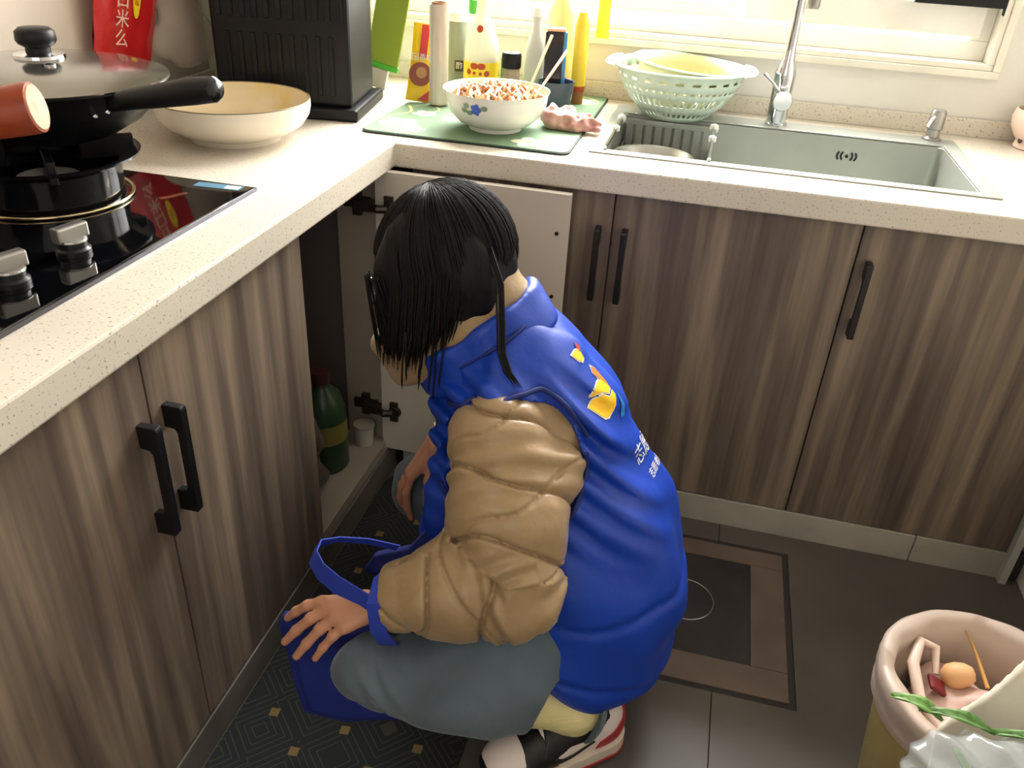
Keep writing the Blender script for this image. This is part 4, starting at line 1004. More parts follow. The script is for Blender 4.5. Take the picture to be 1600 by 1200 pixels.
# ================================================================== PERSON
person = thing('person', 'squatting person in a blue vest, khaki puffer jacket and jeans by the open cabinet', 'person', (0.50, -0.55, 0.0))
A = lambda *p: np.array(p, float)
HC = A(0.277, -0.500, 0.778)              # head centre
FD = A(-0.93, 0.10, -0.34); FD /= np.linalg.norm(FD)      # gaze
UPH = A(0, 0, 1.) - FD*FD[2]; UPH /= np.linalg.norm(UPH)  # head up
SD = np.cross(UPH, FD)                                    # person's left side of the head
if SD[1] > 0: SD = -SD
RH = Matrix((FD, SD, UPH)).transposed()                   # columns: front, left side, up
hp_ = lambda f, s, u: HC + FD*f + SD*s + UPH*u
NB = A(0.372, -0.50, 0.700)
SHL, ELL_, WRL = A(0.398, -0.650, 0.582), A(0.452, -0.750, 0.428), A(0.288, -0.785, 0.394)
SHR, ELR, WRR = A(0.350, -0.350, 0.590), A(0.390, -0.290, 0.400), A(0.232, -0.385, 0.380)
HIPL, KNL, ANL = A(0.560, -0.600, 0.215), A(0.266, -0.822, 0.264), A(0.560, -0.690, 0.115)
HIPR, KNR, ANR = A(0.560, -0.440, 0.215), A(0.170, -0.318, 0.215), A(0.440, -0.350, 0.115)
SPN = [A(0.545, -0.530, 0.225), A(0.535, -0.520, 0.375), A(0.440, -0.505, 0.535), A(0.400, -0.500, 0.630)]

# ---- body: one continuous skin surface (head, neck, trunk, arms, hands, legs, feet)
b = SDF((0.02, -1.0, 0.0), (0.80, -0.20, 0.94), 0.0034)
b.ell(hp_(-0.012, 0, 0.020), (0.088, 0.070, 0.084), RH, 0.02)
b.ell(hp_(0.030, 0, -0.035), (0.052, 0.050, 0.068), RH, 0.03)
b.cap(hp_(0.045, 0, -0.085), hp_(0.02, 0, -0.075), 0.024, 0.034, 0.03)
b.cap(hp_(0.083, 0, 0.004), hp_(0.100, 0, -0.028), 0.008, 0.012, 0.012)
b.ell(hp_(0.092, 0.011, -0.032), (0.008, 0.006, 0.006), RH, 0.008); b.ell(hp_(0.092, -0.011, -0.032), (0.008, 0.006, 0.006), RH, 0.008)
for sg in (-1, 1):
    b.ell(hp_(0.080, sg*0.031, 0.002), (0.012, 0.014, 0.010), RH, 0.008, 'cut')
    b.ell(hp_(-0.005, sg*0.071, -0.010), (0.017, 0.006, 0.030), RH, 0.006)
    b.cap(hp_(0.060, sg*0.038, -0.03), hp_(0.05, sg*0.036, -0.05), 0.016, 0.014, 0.02)
    b.cap(hp_(0.083, sg*0.018, 0.021), hp_(0.074, sg*0.046, 0.021), 0.006, 0.005, 0.01)
b.ell(hp_(0.077, 0, -0.062), (0.012, 0.022, 0.006), RH, 0.008)
b.cap(NB, hp_(-0.025, 0, -0.06), 0.052, 0.050, 0.03)
b.chain(SPN+[NB], [0.095, 0.085, 0.095, 0.075, 0.05], 0.04, ((0, 1, 0), 1.25))
for sh, el, wr in ((SHL, ELL_, WRL), (SHR, ELR, WRR)):
    b.cap(SPN[3], sh, 0.06, 0.05, 0.03); b.cap(sh, el, 0.045, 0.036, 0.02); b.cap(el, wr, 0.036, 0.024, 0.015)
for hi, kn_, an in ((HIPL, KNL, ANL), (HIPR, KNR, ANR)):
    b.cap(hi, kn_, 0.066, 0.042, 0.03); b.cap(kn_, an, 0.042, 0.032, 0.02)
FTL = (A(0.608, -0.648, 0.05), A(0.455, -0.768, 0.045)); FTR = (A(0.50, -0.335, 0.05), A(0.30, -0.290, 0.045))
for (he, to), an in ((FTL, ANL), (FTR, ANR)):
    b.cap(an, he, 0.032, 0.026, 0.02); b.cap(an, he*0.45+to*0.55+A(0, 0, -0.012), 0.028, 0.018, 0.02)
# left hand: draped palm-down over the knee, five fingers
def finger(K, T, r0, arch, k=0.005):
    K = A(*K); T = A(*T); up = A(0, -0.25, 1); 
    p1 = K+(T-K)*0.38+up*arch; p2 = K+(T-K)*0.72+up*arch*0.75
    b.chain([K, p1, p2, T], [r0, r0*0.95, r0*0.86, r0*0.72], k)
HS = A(-0.010, 0.0, 0.002)
LK = [(0.190, -0.798, 0.350), (0.206, -0.808, 0.352), (0.222, -0.818, 0.350), (0.240, -0.826, 0.344)]
LT = [(0.133, -0.802, 0.305), (0.142, -0.832, 0.288), (0.168, -0.848, 0.282), (0.197, -0.845, 0.284)]
WH = A(0.290, -0.790, 0.378)
b.cap(WRL, WH, 0.024, 0.022, 0.012)
LK = [tuple(A(*q)+HS) for q in LK]; LT = [tuple(A(*q)+HS) for q in LT]
for K in LK: b.cap(WH, K, 0.014, 0.0105, 0.012)
for (K, T), r in zip(zip(LK, LT), (0.0086, 0.0090, 0.0086, 0.0076)): finger(K, T, r, 0.008)
b.chain([A(0.275, -0.775, 0.362), A(0.235, -0.765, 0.345), A(0.205, -0.762, 0.325), A(0.190, -0.764, 0.308)], [0.013, 0.0115, 0.0095, 0.0078], 0.008)
# right hand: hanging over the far knee
RK = [(0.176, -0.398, 0.300), (0.168, -0.382, 0.294), (0.170, -0.366, 0.293), (0.176, -0.352, 0.295)]
RT = [(0.172, -0.394, 0.190), (0.146, -0.372, 0.200), (0.144, -0.352, 0.210), (0.152, -0.338, 0.225)]
for K in RK: b.cap(WRR, K, 0.022, 0.0115, 0.012)
def finger2(K, T, r0, out, k=0.005):
    K = A(*K); T = A(*T); p1 = K+(T-K)*0.4+A(-1, -0.2, 0)*out; p2 = K+(T-K)*0.75+A(-1, -0.2, 0)*out*0.8
    b.chain([K, p1, p2, T], [r0, r0*0.95, r0*0.86, r0*0.72], k)
for (K, T), r in zip(zip(RK, RT), (0.0092, 0.0092, 0.0088, 0.008)): finger2(K, T, r, 0.010)
b.chain([A(0.222, -0.395, 0.350), A(0.216, -0.405, 0.300), A(0.212, -0.405, 0.270), A(0.208, -0.403, 0.240)], [0.014, 0.0115, 0.010, 0.008], 0.008)
obj('body', b.mesh(), SKIN, person, smooth=180)
bodyc = [c for c in bpy.data.objects if c.parent == person][0]
for sg in (-1, 1):
    q = hp_(0.077, sg*0.031, 0.001)
    eb = obj('eye', MB().lathe(q, [(0, 0.0105), (0.006, 0.0085), (0.0095, 0.004), (0.0105, 0), (0.0095, -0.004), (0.006, -0.0085), (0, -0.0105)], 16, RH @ Matrix.Rotation(math.radians(90), 3, 'Y')), mat('eye_white', (230, 226, 220), 0.2), bodyc, smooth=180)
obj('lips', MB().tube([hp_(0.086, -0.021, -0.060), hp_(0.092, 0, -0.058), hp_(0.086, 0.021, -0.060)], [0.002, 0.004, 0.002], 8).tube([hp_(0.084, -0.019, -0.065), hp_(0.090, 0, -0.066), hp_(0.084, 0.019, -0.065)], [0.002, 0.004, 0.002], 8), LIPS, bodyc, smooth=180)

# ---- hair: cap and hanging curtains plus separate locks
h = SDF((0.08, -0.68, 0.56), (0.47, -0.36, 0.95), 0.0034)
h.ell(hp_(-0.002, 0, 0.026), (0.107, 0.086, 0.105), RH, 0.02)
h.ell(hp_(-0.022, 0, 0.000), (0.072, 0.074, 0.076), RH, 0.03)
for y0, sx in ((-0.562, 0), (-0.440, 0.0)):
    h.chain([A(0.300, y0, 0.80), A(0.276, y0, 0.745), A(0.258, y0+0.003, 0.664)], [0.046, 0.038, 0.028], 0.03, ((0, 1, 0), 0.36))
    h.chain([A(0.265, y0, 0.80), A(0.260, y0, 0.73), A(0.246, y0+0.003, 0.660)], [0.056, 0.038, 0.020], 0.03, ((0, 1, 0), 0.36))
# face opening
h.cap(hp_(0.115, 0, -0.055), hp_(0.060, 0, -0.070), 0.060, 0.050, 0.01, ((0, 1, 0), 0.86), op='cut')
h.disp(lambda X, Y, Z: fold(X, Y, Z, 5, 6, 150, 0.0011, (-0.2, 0, 1)))
hv, hf = h.mesh()
random.seed(7)
lk_ = MB()
crown = Vector(hp_(-0.030, 0, 0.125))
def lock(pts, r, n=5): lk_.tube(pts, [r*0.8]+[r]*(len(pts)-2)+[r*0.25], n)
# fine strands flow over the cap from the crown and hang straight from the widest line
def zbot(x):
    return float(np.interp(x, [0.17, 0.225, 0.270, 0.300, 0.320, 0.350, 0.38], [0.676, 0.678, 0.688, 0.714, 0.745, 0.778, 0.80]))
for i in range(1500):
    a = random.random()*2*math.pi
    f, s_ = math.cos(a), math.sin(a)
    g_ = random.uniform(0.985, 1.045)
    front = f > 0.62
    bang = f > 0.80
    pts = []
    t1 = 1.25 if bang else 1.60
    part = 0.10*(-1 if s_ > 0 else 1)
    for t in np.linspace(random.uniform(0.05, 0.35), t1, 8):
        pts.append(Vector(hp_(-0.003, 0, 0.024) + FD*(0.1085*g_*math.sin(t)*f-0.012*math.cos(t)) + SD*(0.0950*g_*math.sin(t)*s_) + UPH*(0.1075*g_*math.cos(t))))
    if not bang:
        e = pts[-1]
        pl_ = -0.018 if e.x > 0.31 else (0.016 if front else -0.006)
        zb = zbot(e.x+pl_+0.012)-random.uniform(-0.004, 0.016)-(0.022 if random.random() < 0.15 else 0)
        if front: zb = 0.664+random.uniform(0, 0.045)
        if e.z > zb+0.02:
            sw = random.uniform(-0.004, 0.004)
            for t in (0.3, 0.6, 0.85, 1.0):
                pull = pl_*t*t
                yo = math.copysign(0.004*math.sin(3*t), e.y+0.5)
                pts.append(Vector((e.x+pull+sw*t, e.y+yo+math.copysign(0.005*t, e.y+0.5), e.z+(zb-e.z)*t)))
    lock(pts, random.uniform(0.0008, 0.0015), 4)
def hang(x, y, z0, z1, bx, by, r):
    pts = []
    for t in np.linspace(0, 1, 8):
        pts.append(Vector((x+bx*math.sin(t*1.4), y+by*t+0.004*math.sin(3*t+x*90), z0+(z1-z0)*t)))
    lock(pts, r)
for i in range(34):       # front locks falling past the cheek
    x = 0.176+0.040*random.random()
    hang(x, -0.572+random.uniform(-0.022, 0.010), 0.79, 0.640+random.uniform(0, 0.040), random.uniform(0.010, 0.034), random.uniform(-0.004, 0.010), random.uniform(0.0009, 0.0019))
for i in range(8):
    hang(0.240+0.065*random.random(), -0.603, 0.72, 0.622+random.uniform(0, 0.04), random.uniform(-0.012, 0.004), -0.012, 0.0016)
for dx in (0, 0.003, -0.004, 0.006):   # stray lock over the collar behind
    pts = [Vector((0.350+dx, -0.560, 0.850)), Vector((0.374+dx, -0.578, 0.805)), Vector((0.384+dx, -0.602, 0.760)), Vector((0.392+dx, -0.622, 0.722)), Vector((0.405+dx, -0.634, 0.700)), Vector((0.424+dx, -0.642, 0.683))]
    lock(pts, 0.0018)
n0 = len(hv)
hv2 = np.concatenate([hv, np.array(lk_.v)]); hf2 = hf.tolist()+[tuple(n0+i for i in f) for f in lk_.f]
obj('hair', (hv2, hf2), HAIR, person, smooth=180)

# ---- glasses
gl = MB()
g0 = []
for sg in (-1, 1):
    cq = hp_(0.116, sg*0.036, -0.002)
    ring = [Vector(cq + SD*0.023*math.cos(a)*1.0 + UPH*0.022*math.sin(a) - FD*0.006*abs(sg*0.5+math.cos(a)*0.5*sg)) for a in np.linspace(0, 2*math.pi, 29)]
    gl.tube(ring, 0.0017, 8)
    gl.tube([Vector(hp_(0.108, sg*0.060, 0.004)), Vector(hp_(0.05, sg*0.074, 0.004)), Vector(hp_(-0.01, sg*0.078, 0.0)), Vector(hp_(-0.03, sg*0.076, -0.012))], 0.0011, 6)
gl.tube([Vector(hp_(0.116, -0.014, 0.002)), Vector(hp_(0.119, 0, 0.006)), Vector(hp_(0.116, 0.014, 0.002))], 0.0012, 6)
go = obj('glasses', gl, GLASSF, person, smooth=60, kind=None)
for sg in (-1, 1):
    cq = hp_(0.115, sg*0.036, -0.002)
    obj('lens', MB().lathe(cq, [(0.021, -0.0005), (0, 0.0008)], 24, RH @ Matrix.Rotation(math.radians(90), 3, 'Y')), LENS, go, smooth=60)

# ---- jacket: collar, shoulders, two quilted sleeves
def arm_coords(P, sh, el, wr):
    d1 = el-sh; L1 = np.linalg.norm(d1); d1 = d1/L1; d2 = wr-el; L2 = np.linalg.norm(d2); d2 = d2/L2
    q1 = P-sh; t1 = np.clip(q1@d1, -0.1, L1); q2 = P-el; t2 = np.clip(q2@d2, 0, L2+0.05)
    e1 = q1-t1[:, None]*d1; e2 = q2-t2[:, None]*d2
    n1 = np.linalg.norm(e1, axis=1); n2 = np.linalg.norm(e2, axis=1); first = n1 < n2
    s = np.where(first, t1, L1+t2); e = np.where(first[:, None], e1, e2)
    a0 = A(1., 0, 0.2); a0 -= d1*(a0@d1); a0 /= np.linalg.norm(a0); b0 = np.cross(d1, a0)
    a1 = A(0., 0, -1.); a1 -= d2*(a1@d2); a1 /= np.linalg.norm(a1); b1 = np.cross(d2, a1)
    ph = np.where(first, np.arctan2(e@b0, e@a0), np.arctan2(e@b1, e@a1))
    return s, ph, L1, L2
def sleeve_disp(sh, el, wr):
    def fn(X, Y, Z):
        P = np.stack([X, Y, Z], 1).astype(float); s, ph, L1, L2 = arm_coords(P, sh, el, wr)
        def crease(u, w_, a): f = np.abs(u-np.round(u)); return a*np.exp(-(f/w_)**2)
        wob = 0.08*np.sin(40*X+31*Z)
        u = s/0.092+0.75*np.sin(ph*0.5+0.2)+wob
        u2 = s/0.125-0.62*np.sin(ph*0.5-0.6)+0.3+wob
        o = crease(u, 0.036, 0.0100)+crease(u2, 0.026, 0.0050)
        o = o-0.0030*np.abs(np.sin(np.pi*u))
        inner = np.exp(-((s-L1)/0.040)**2)*0.0045*np.sin(s*210+3*np.sin(ph*2))*(np.cos(ph-2.6) > -0.3)
        top = np.exp(-((s-0.03)/0.05)**2)*0.0035*np.sin(s*170+2.5*np.sin(ph*1.3))
        return o+inner+top+fold(X, Y, Z, 11, 6, 75, 0.0018)
    return fn
for nm_, sh, el, wr, lo, hi in (('jacket_sleeve', SHL, ELL_, WRL, (0.18, -0.92, 0.20), (0.66, -0.50, 0.76)), ('jacket_sleeve', SHR, ELR, WRR, (0.18, -0.50, 0.26), (0.56, -0.14, 0.74))):
    j = SDF(lo, hi, 0.0032)
    out = -1 if sh[1] < -0.5 else 1
    e2 = el+A(0.004, 0, -0.012)
    j.chain([sh+A(0.006, 0, 0.010), (sh*0.45+el*0.55)+A(0.006, 0, 0.004), e2], [0.074, 0.082, 0.066], 0.02)
    j.chain([e2, (el*0.5+wr*0.5)+A(0, 0, -0.006), wr+A(0.02, 0, -0.004)], [0.066, 0.064, 0.052], 0.035)
    j.ell(sh+A(0.085, 0.01*-out, -0.030), (0.045, 0.05, 0.045), None, 0.03)
    j.disp(sleeve_disp(sh, el, wr), 0.05)
    wd = (wr-el)/np.linalg.norm(wr-el)
    c0 = wr+wd*0.012
    def cutf(X, Y, Z): return -((X-c0[0])*wd[0]+(Y-c0[1])*wd[1]+(Z-c0[2])*wd[2])
    lo_, hi_ = np.array(lo), np.array(hi)
    sl, X, Y, Z = j.sub(lo_-1, hi_+1); pl = (X-c0[0])*wd[0]+(Y-c0[1])*wd[1]+(Z-c0[2])*wd[2]
    near = ((X-wr[0])**2+(Y-wr[1])**2+(Z-wr[2])**2) < 0.14**2
    j.a = np.where(near, np.maximum(j.a, pl), j.a).astype(np.float32)
    j.cap(c0-wd*0.02, c0+wd*0.03, 0.034, 0.036, 0.006, op='cut')
    obj(nm_, j.mesh(), JACKET, person, smooth=180)
# collar of the jacket and the vest collar below it: tilted open rings
CN = A(-0.60, 0.0, 0.80)
CX = A(0.80, 0.0, 0.60)
def collar(name, cen, ra, rb, thick, height, m, seed, gap=0.0, dip=0.0, hh=0.0034, sharp=0.01):
    s = SDF(cen-0.24, cen+0.24, hh)
    n = 40; pts = []
    for k in range(n+1):
        a = -math.pi+gap+(2*math.pi-2*gap)*k/n
        pts.append(cen+CX*ra*math.cos(a)+A(0, 1, 0)*rb*math.sin(a)+CN*(dip*(math.cos(a)-1)/2))
    for p, q in zip(pts, pts[1:]):
        s.cap(p-CN*height/2, p+CN*height/2, thick, thick, 0.008)
        s.cap((p+q)/2-CN*height/2, (p+q)/2+CN*height/2, thick, thick, 0.008)
    s.disp(lambda X, Y, Z: fold(X, Y, Z, seed, 5, 80, 0.0022))
    return obj(name, s.mesh(), m, person, smooth=180)
collar('jacket_collar', A(0.284, -0.500, 0.694), 0.122, 0.078, 0.015, 0.060, JACKET, 2)

# jacket trunk under the vest, seen in the arm holes
jb = SDF((0.16, -0.84, 0.10), (0.80, -0.16, 0.86), 0.006)
jb.chain(SPN+[A(0.372, -0.50, 0.680)], [0.112, 0.112, 0.112, 0.080, 0.058], 0.05, ((0, 1, 0), 1.26))
jb.cap(SPN[3], SHL+A(0.0, 0.02, 0.02), 0.058, 0.056, 0.04); jb.cap(SPN[3], SHR+A(0.0, -0.02, 0.02), 0.058, 0.056, 0.04)
jb.cap(NB-CN*0.02, NB+CN*0.10, 0.045, 0.07, 0.01, op='cut')
obj('jacket_body', jb.mesh(), JACKET, person, smooth=180)

# ---- vest
v = SDF((0.16, -0.84, 0.02), (0.86, -0.16, 0.86), 0.0045)
v.chain(SPN+[A(0.372, -0.50, 0.680)], [0.132, 0.128, 0.126, 0.092, 0.070], 0.05, ((0, 1, 0), 1.26))
v.ell((0.585, -0.530, 0.170), (0.120, 0.178, 0.100), None, 0.06)
v.ell((0.590, -0.515, 0.300), (0.115, 0.160, 0.120), None, 0.05)
v.ell((0.530, -0.600, 0.225), (0.100, 0.116, 0.110), None, 0.05)
v.cap(SPN[3]+A(0.005, -0.02, 0.0), SHL+A(-0.004, 0.022, 0.028), 0.070, 0.058, 0.04)
v.cap(SPN[3]+A(0.005, 0.02, 0.0), SHR+A(0.008, -0.035, 0.030), 0.070, 0.052, 0.04)
v.cap(A(0.345, -0.52, 0.600), A(0.345, -0.53, 0.430), 0.062, 0.075, 0.05, ((0, 1, 0), 1.5))
v.cap(A(0.345, -0.53, 0.440), A(0.300, -0.56, 0.330), 0.070, 0.045, 0.05, ((0, 1, 0), 1.6))
def vd(X, Y, Z):
    o = fold(X, Y, Z, 21, 6, 42, 0.0075, (0.75, 0.3, -0.75))
    # long folds running from the shoulder down across the back
    g = np.exp(-((Y+0.60)/0.12)**2)*np.clip((Z-0.40)/0.15, 0, 1)
    w1 = 0.85*(Z-0.6)+0.55*(X-0.45)+0.35*(Y+0.6)
    fd = np.sin(w1*140+2.2*np.sin(X*14)+1.5*np.sin(Y*20)); o = o+0.0080*g*np.clip((0.70-Z)/0.06, 0, 1)*np.sign(fd)*np.abs(fd)**0.7
    # drawstring seam and lower wrinkles
    lo = np.exp(-((Z-0.315-0.10*(X-0.6))/0.010)**2)*0.007
    lo2 = np.exp(-((Z-0.175+0.32*(X-0.60)+0.1*(Y+0.6))/0.008)**2)*0.006*np.clip((X-0.50)/0.04, 0, 1)
    return o+lo+lo2
v.disp(vd, 0.05)
# arm holes
for sh, el, o_ in ((SHL, ELL_, -1), (SHR, ELR, 1)):
    v.cap(sh+A(0.020, -0.004*o_, -0.030), sh+A(0.036, 0.24*o_, -0.075), 0.108, 0.125, 0.006, op='cut')
# hem: lower boundary follows a tilted plane
sl, X, Y, Z = v.sub(A(-1, -2, -1), A(2, 1, 2))
hem = np.maximum(-(Z-0.088+0.54*(X-0.605)), -(Z-0.134+1.75*(X-0.515))*0.5)
v.a = np.maximum(v.a, np.where(Z < 0.34, hem, -1).astype(np.float32))
v.cap(NB-CN*0.02, NB+CN*0.10, 0.050, 0.075, 0.01, op='cut')
vest = obj('vest', v.mesh(), VEST, person, smooth=180)
vc = collar('vest_collar', A(0.328, -0.500, 0.676), 0.116, 0.096, 0.0085, 0.052, VEST, 5)
BV = BVHTree.FromPolygons([tuple(p) for p in [vv.co+person.location for vv in vest.data.vertices]], [tuple(p.vertices) for p in vest.data.polygons])
def on_vest(p, d, off):
    hit, nrm, i, ds = BV.ray_cast(Vector(p), Vector(d).normalized(), 1.0)
    if hit is None: return None
    return hit + nrm*off*(1 if nrm.dot(Vector(d)) < 0 else -1)

# piped seams: collar base and arm holes
cc = A(0.330, -0.500, 0.675); pts = []
for k in range(64):
    a = 2*math.pi*k/64; d_ = CX*math.cos(a)+A(0, 1, 0)*math.sin(a)
    h_ = on_vest(cc+d_*0.30, -d_, 0.0022)
    if h_ is not None and (h_-Vector(cc)).length < 0.20: pts.append(h_)
if len(pts) > 50:
    sm = [(pts[i-1]+pts[i]+pts[(i+1) % len(pts)])/3 for i in range(len(pts))]
    obj('collar_seam', MB().tube(sm+[sm[0]], 0.0030, 6), VESTD, vest, smooth=60)
for sh, o_ in ((SHL, -1), (SHR, 1)):
    c0_ = sh+A(0.020, -0.004*o_, -0.030); ax_ = A(0.016, 0.244*o_, -0.045); ax_ /= np.linalg.norm(ax_)
    e1 = A(1, 0, 0)-ax_*ax_[0]; e1 /= np.linalg.norm(e1); e2_ = np.cross(ax_, e1); run = []; runs = []
    for k in range(97):
        a = 2*math.pi*k/96-math.pi/2; rr = 0.1135
        h_ = on_vest(c0_+(e1*math.cos(a)+e2_*math.sin(a))*rr+ax_*0.25, -ax_, 0.0025)
        good = h_ is not None and (h_-Vector(c0_)).dot(Vector(ax_)) > -0.09
        if good and (not run or (h_-run[-1]).length < 0.03): run.append(h_)
        else:
            if len(run) > 8: runs.append(run)
            run = [h_] if good else []
    if len(run) > 8: runs.append(run)
    for run in runs:
        sm = [run[0]]+[(run[i-1]+run[i]+run[i+1])/3 for i in range(1, len(run)-1)]+[run[-1]]
        obj('armhole_binding', MB().tube(sm, 0.0042, 8), VESTD, vest, smooth=60)
# printed emblem and lettering on the back, laid on the cloth
P0_ = V((0.548, -0.510, 0.616)); N_ = V((0.7816, -0.2505, 0.5712)); V_ = V((0.5439, -0.1743, -0.8208)); U_ = V((0.3052, 0.9523, 0.0))
def back_patch(name, poly, off, m, parent):
    """flat print: outline in (across, down) back coordinates, filled and dropped on the vest"""
    n = len(poly); cx = sum(q[0] for q in poly)/n; cy = sum(q[1] for q in poly)/n
    rim = []
    for i in range(n):
        a_, b__ = poly[i], poly[(i+1) % n]
        for t in (0, 0.33, 0.66): rim.append((a_[0]+(b__[0]-a_[0])*t, a_[1]+(b__[1]-a_[1])*t))
    vv = []; K = 5; ok = True
    for k in range(K+1):
        for q in rim:
            t = k/K; u = cx+(q[0]-cx)*t; v__ = cy+(q[1]-cy)*t
            h_ = on_vest(P0_+U_*u+V_*v__+N_*0.15, -N_, off); vv.append(h_ if h_ is not None else P0_)
    R = len(rim)
    ff = [(k*R+i, (k+1)*R+i, (k+1)*R+(i+1) % R, k*R+(i+1) % R) for k in range(K) for i in range(R)]
    return obj(name, MB().add(vv, ff), m, parent, smooth=180)
def grow(poly, g):
    n = len(poly); cx = sum(q[0] for q in poly)/n; cy = sum(q[1] for q in poly)/n; o = []
    for x, y in poly:
        d = math.hypot(x-cx, y-cy)+1e-6; o.append((x+(x-cx)/d*g, y+(y-cy)/d*g))
    return o
EMB = (('emblem_flick', LOGOY, [(-0.0528, -0.0948), (-0.0385, -0.0968), (-0.0275, -0.0957), (-0.0269, -0.0795), (-0.0348, -0.0764), (-0.0442, -0.0822)]),
    ('emblem_tip', LOGOR, [(-0.0265, -0.1069), (-0.0206, -0.0957), (-0.0292, -0.090), (-0.0309, -0.1016)]),
    ('emblem_stem', LOGOO, [(-0.0194, -0.0629), (-0.0109, -0.055), (-0.0036, -0.0282), (-0.0036, -0.0178), (-0.0122, -0.0306), (-0.0186, -0.0398), (-0.0252, -0.0512)]),
    ('emblem_petal', LOGOY, [(-0.0176, -0.0383), (-0.0066, -0.0238), (-0.0035, -0.0162), (-0.017, -0.0124), (-0.031, -0.0212), (-0.0542, -0.0262), (-0.0459, -0.0340), (-0.0302, -0.0380)]),
    ('emblem_base', LOGOY, [(-0.0023, -0.0120), (0.0003, -0.003), (-0.0159, 0.0152), (-0.0337, 0.0185), (-0.0469, 0.0146), (-0.0754, -0.017), (-0.0489, -0.0204), (-0.034, -0.0182), (-0.0195, -0.0072)]),
    ('emblem_swash', TEAL, [(0.0096, -0.0034), (0.0174, 0.0193), (0.0112, 0.0358), (-0.0009, 0.0338), (0.007, 0.0144)]))
for nm_, m_, pl_ in EMB:
    if m_ is not TEAL and m_ is not LOGOR: back_patch(nm_+'_outline', grow(pl_, 0.0025), 0.0008, PRINTW, vest)
    back_patch(nm_, pl_, 0.0018, m_, vest)
def back_text(body, size, u0, v0, rot=0):
    tm = text_mesh(body, size, Matrix.Identity(4), 0.0); vv = []
    for p in tm.v:
        u = u0+p[0]*math.cos(rot)-p[1]*math.sin(rot); v__ = v0-(p[0]*math.sin(rot)+p[1]*math.cos(rot))
        h_ = on_vest(P0_+U_*u+V_*v__+N_*0.15, -N_, 0.0012); vv.append(h_ if h_ is not None else P0_)
    return obj('lettering', MB().add(vv, tm.f), PRINTW, vest)
back_text('志愿服务', 0.034, 0.060, 0.100, 0.10)
back_text('志愿者服务队', 0.017, 0.060, 0.140, 0.10)
# small pale badge on the chest
bq = []
for z_ in np.linspace(0.572, 0.505, 6):
    for y_ in (-0.572, -0.540):
        h_ = on_vest((0.10, y_, z_), (1, 0, 0), 0.0015); bq.append(h_ if h_ is not None else V((0.3, y_, z_)))
obj('chest_badge', MB().add(bq, [(2*i, 2*i+1, 2*i+3, 2*i+2) for i in range(5)]), PRINTW, vest)

# ---- jeans
for nm_, hi, kn_, an, sd in (('jeans_leg', HIPL, KNL, ANL, 31), ('jeans_leg', HIPR, KNR, ANR, 32)):
    j = SDF(np.minimum(np.minimum(hi, kn_), an)-0.13, np.maximum(np.maximum(hi, kn_), an)+0.13, 0.0042)
    j.cap(hi, kn_, 0.092, 0.050 if hi is HIPL else 0.062, 0.03)
    j.cap(kn_, an, 0.050 if hi is HIPL else 0.062, 0.056, 0.02)
    if hi is HIPL:
        j.cap(kn_+A(0.05, -0.005, -0.01), A(0.43, -0.765, 0.150), 0.045, 0.036, 0.03)
        j.ell(A(0.41, -0.74, 0.21), (0.12, 0.06, 0.055), None, 0.03)
    j.disp(lambda X, Y, Z: fold(X, Y, Z, sd, 6, 62, 0.0042, (0.8, 0.5, 0.1))+0.0035*np.exp(-((X-kn_[0]-0.03)/0.04)**2)*np.sin(170*X+120*Z+60*Y), 0.03)
    ad = (an-kn_)/np.linalg.norm(an-kn_)
    sl, X, Y, Z = j.sub(A(-1, -2, -1), A(2, 1, 2))
    e = an-ad*(0.092 if hi is HIPL else 0.02)
    pl = (X-e[0])*ad[0]+(Y-e[1])*ad[1]+(Z-e[2])*ad[2]
    near = (((X-e[0])**2+(Y-e[1])**2+(Z-e[2])**2) < 0.13**2) & (Z < 0.215)
    j.a = np.where(near, np.maximum(j.a, pl), j.a).astype(np.float32)
    j.cap(e-ad*0.01, e+ad*0.05, 0.047, 0.05, 0.004, op='cut')
    obj(nm_, j.mesh(), JEANS, person, smooth=180)

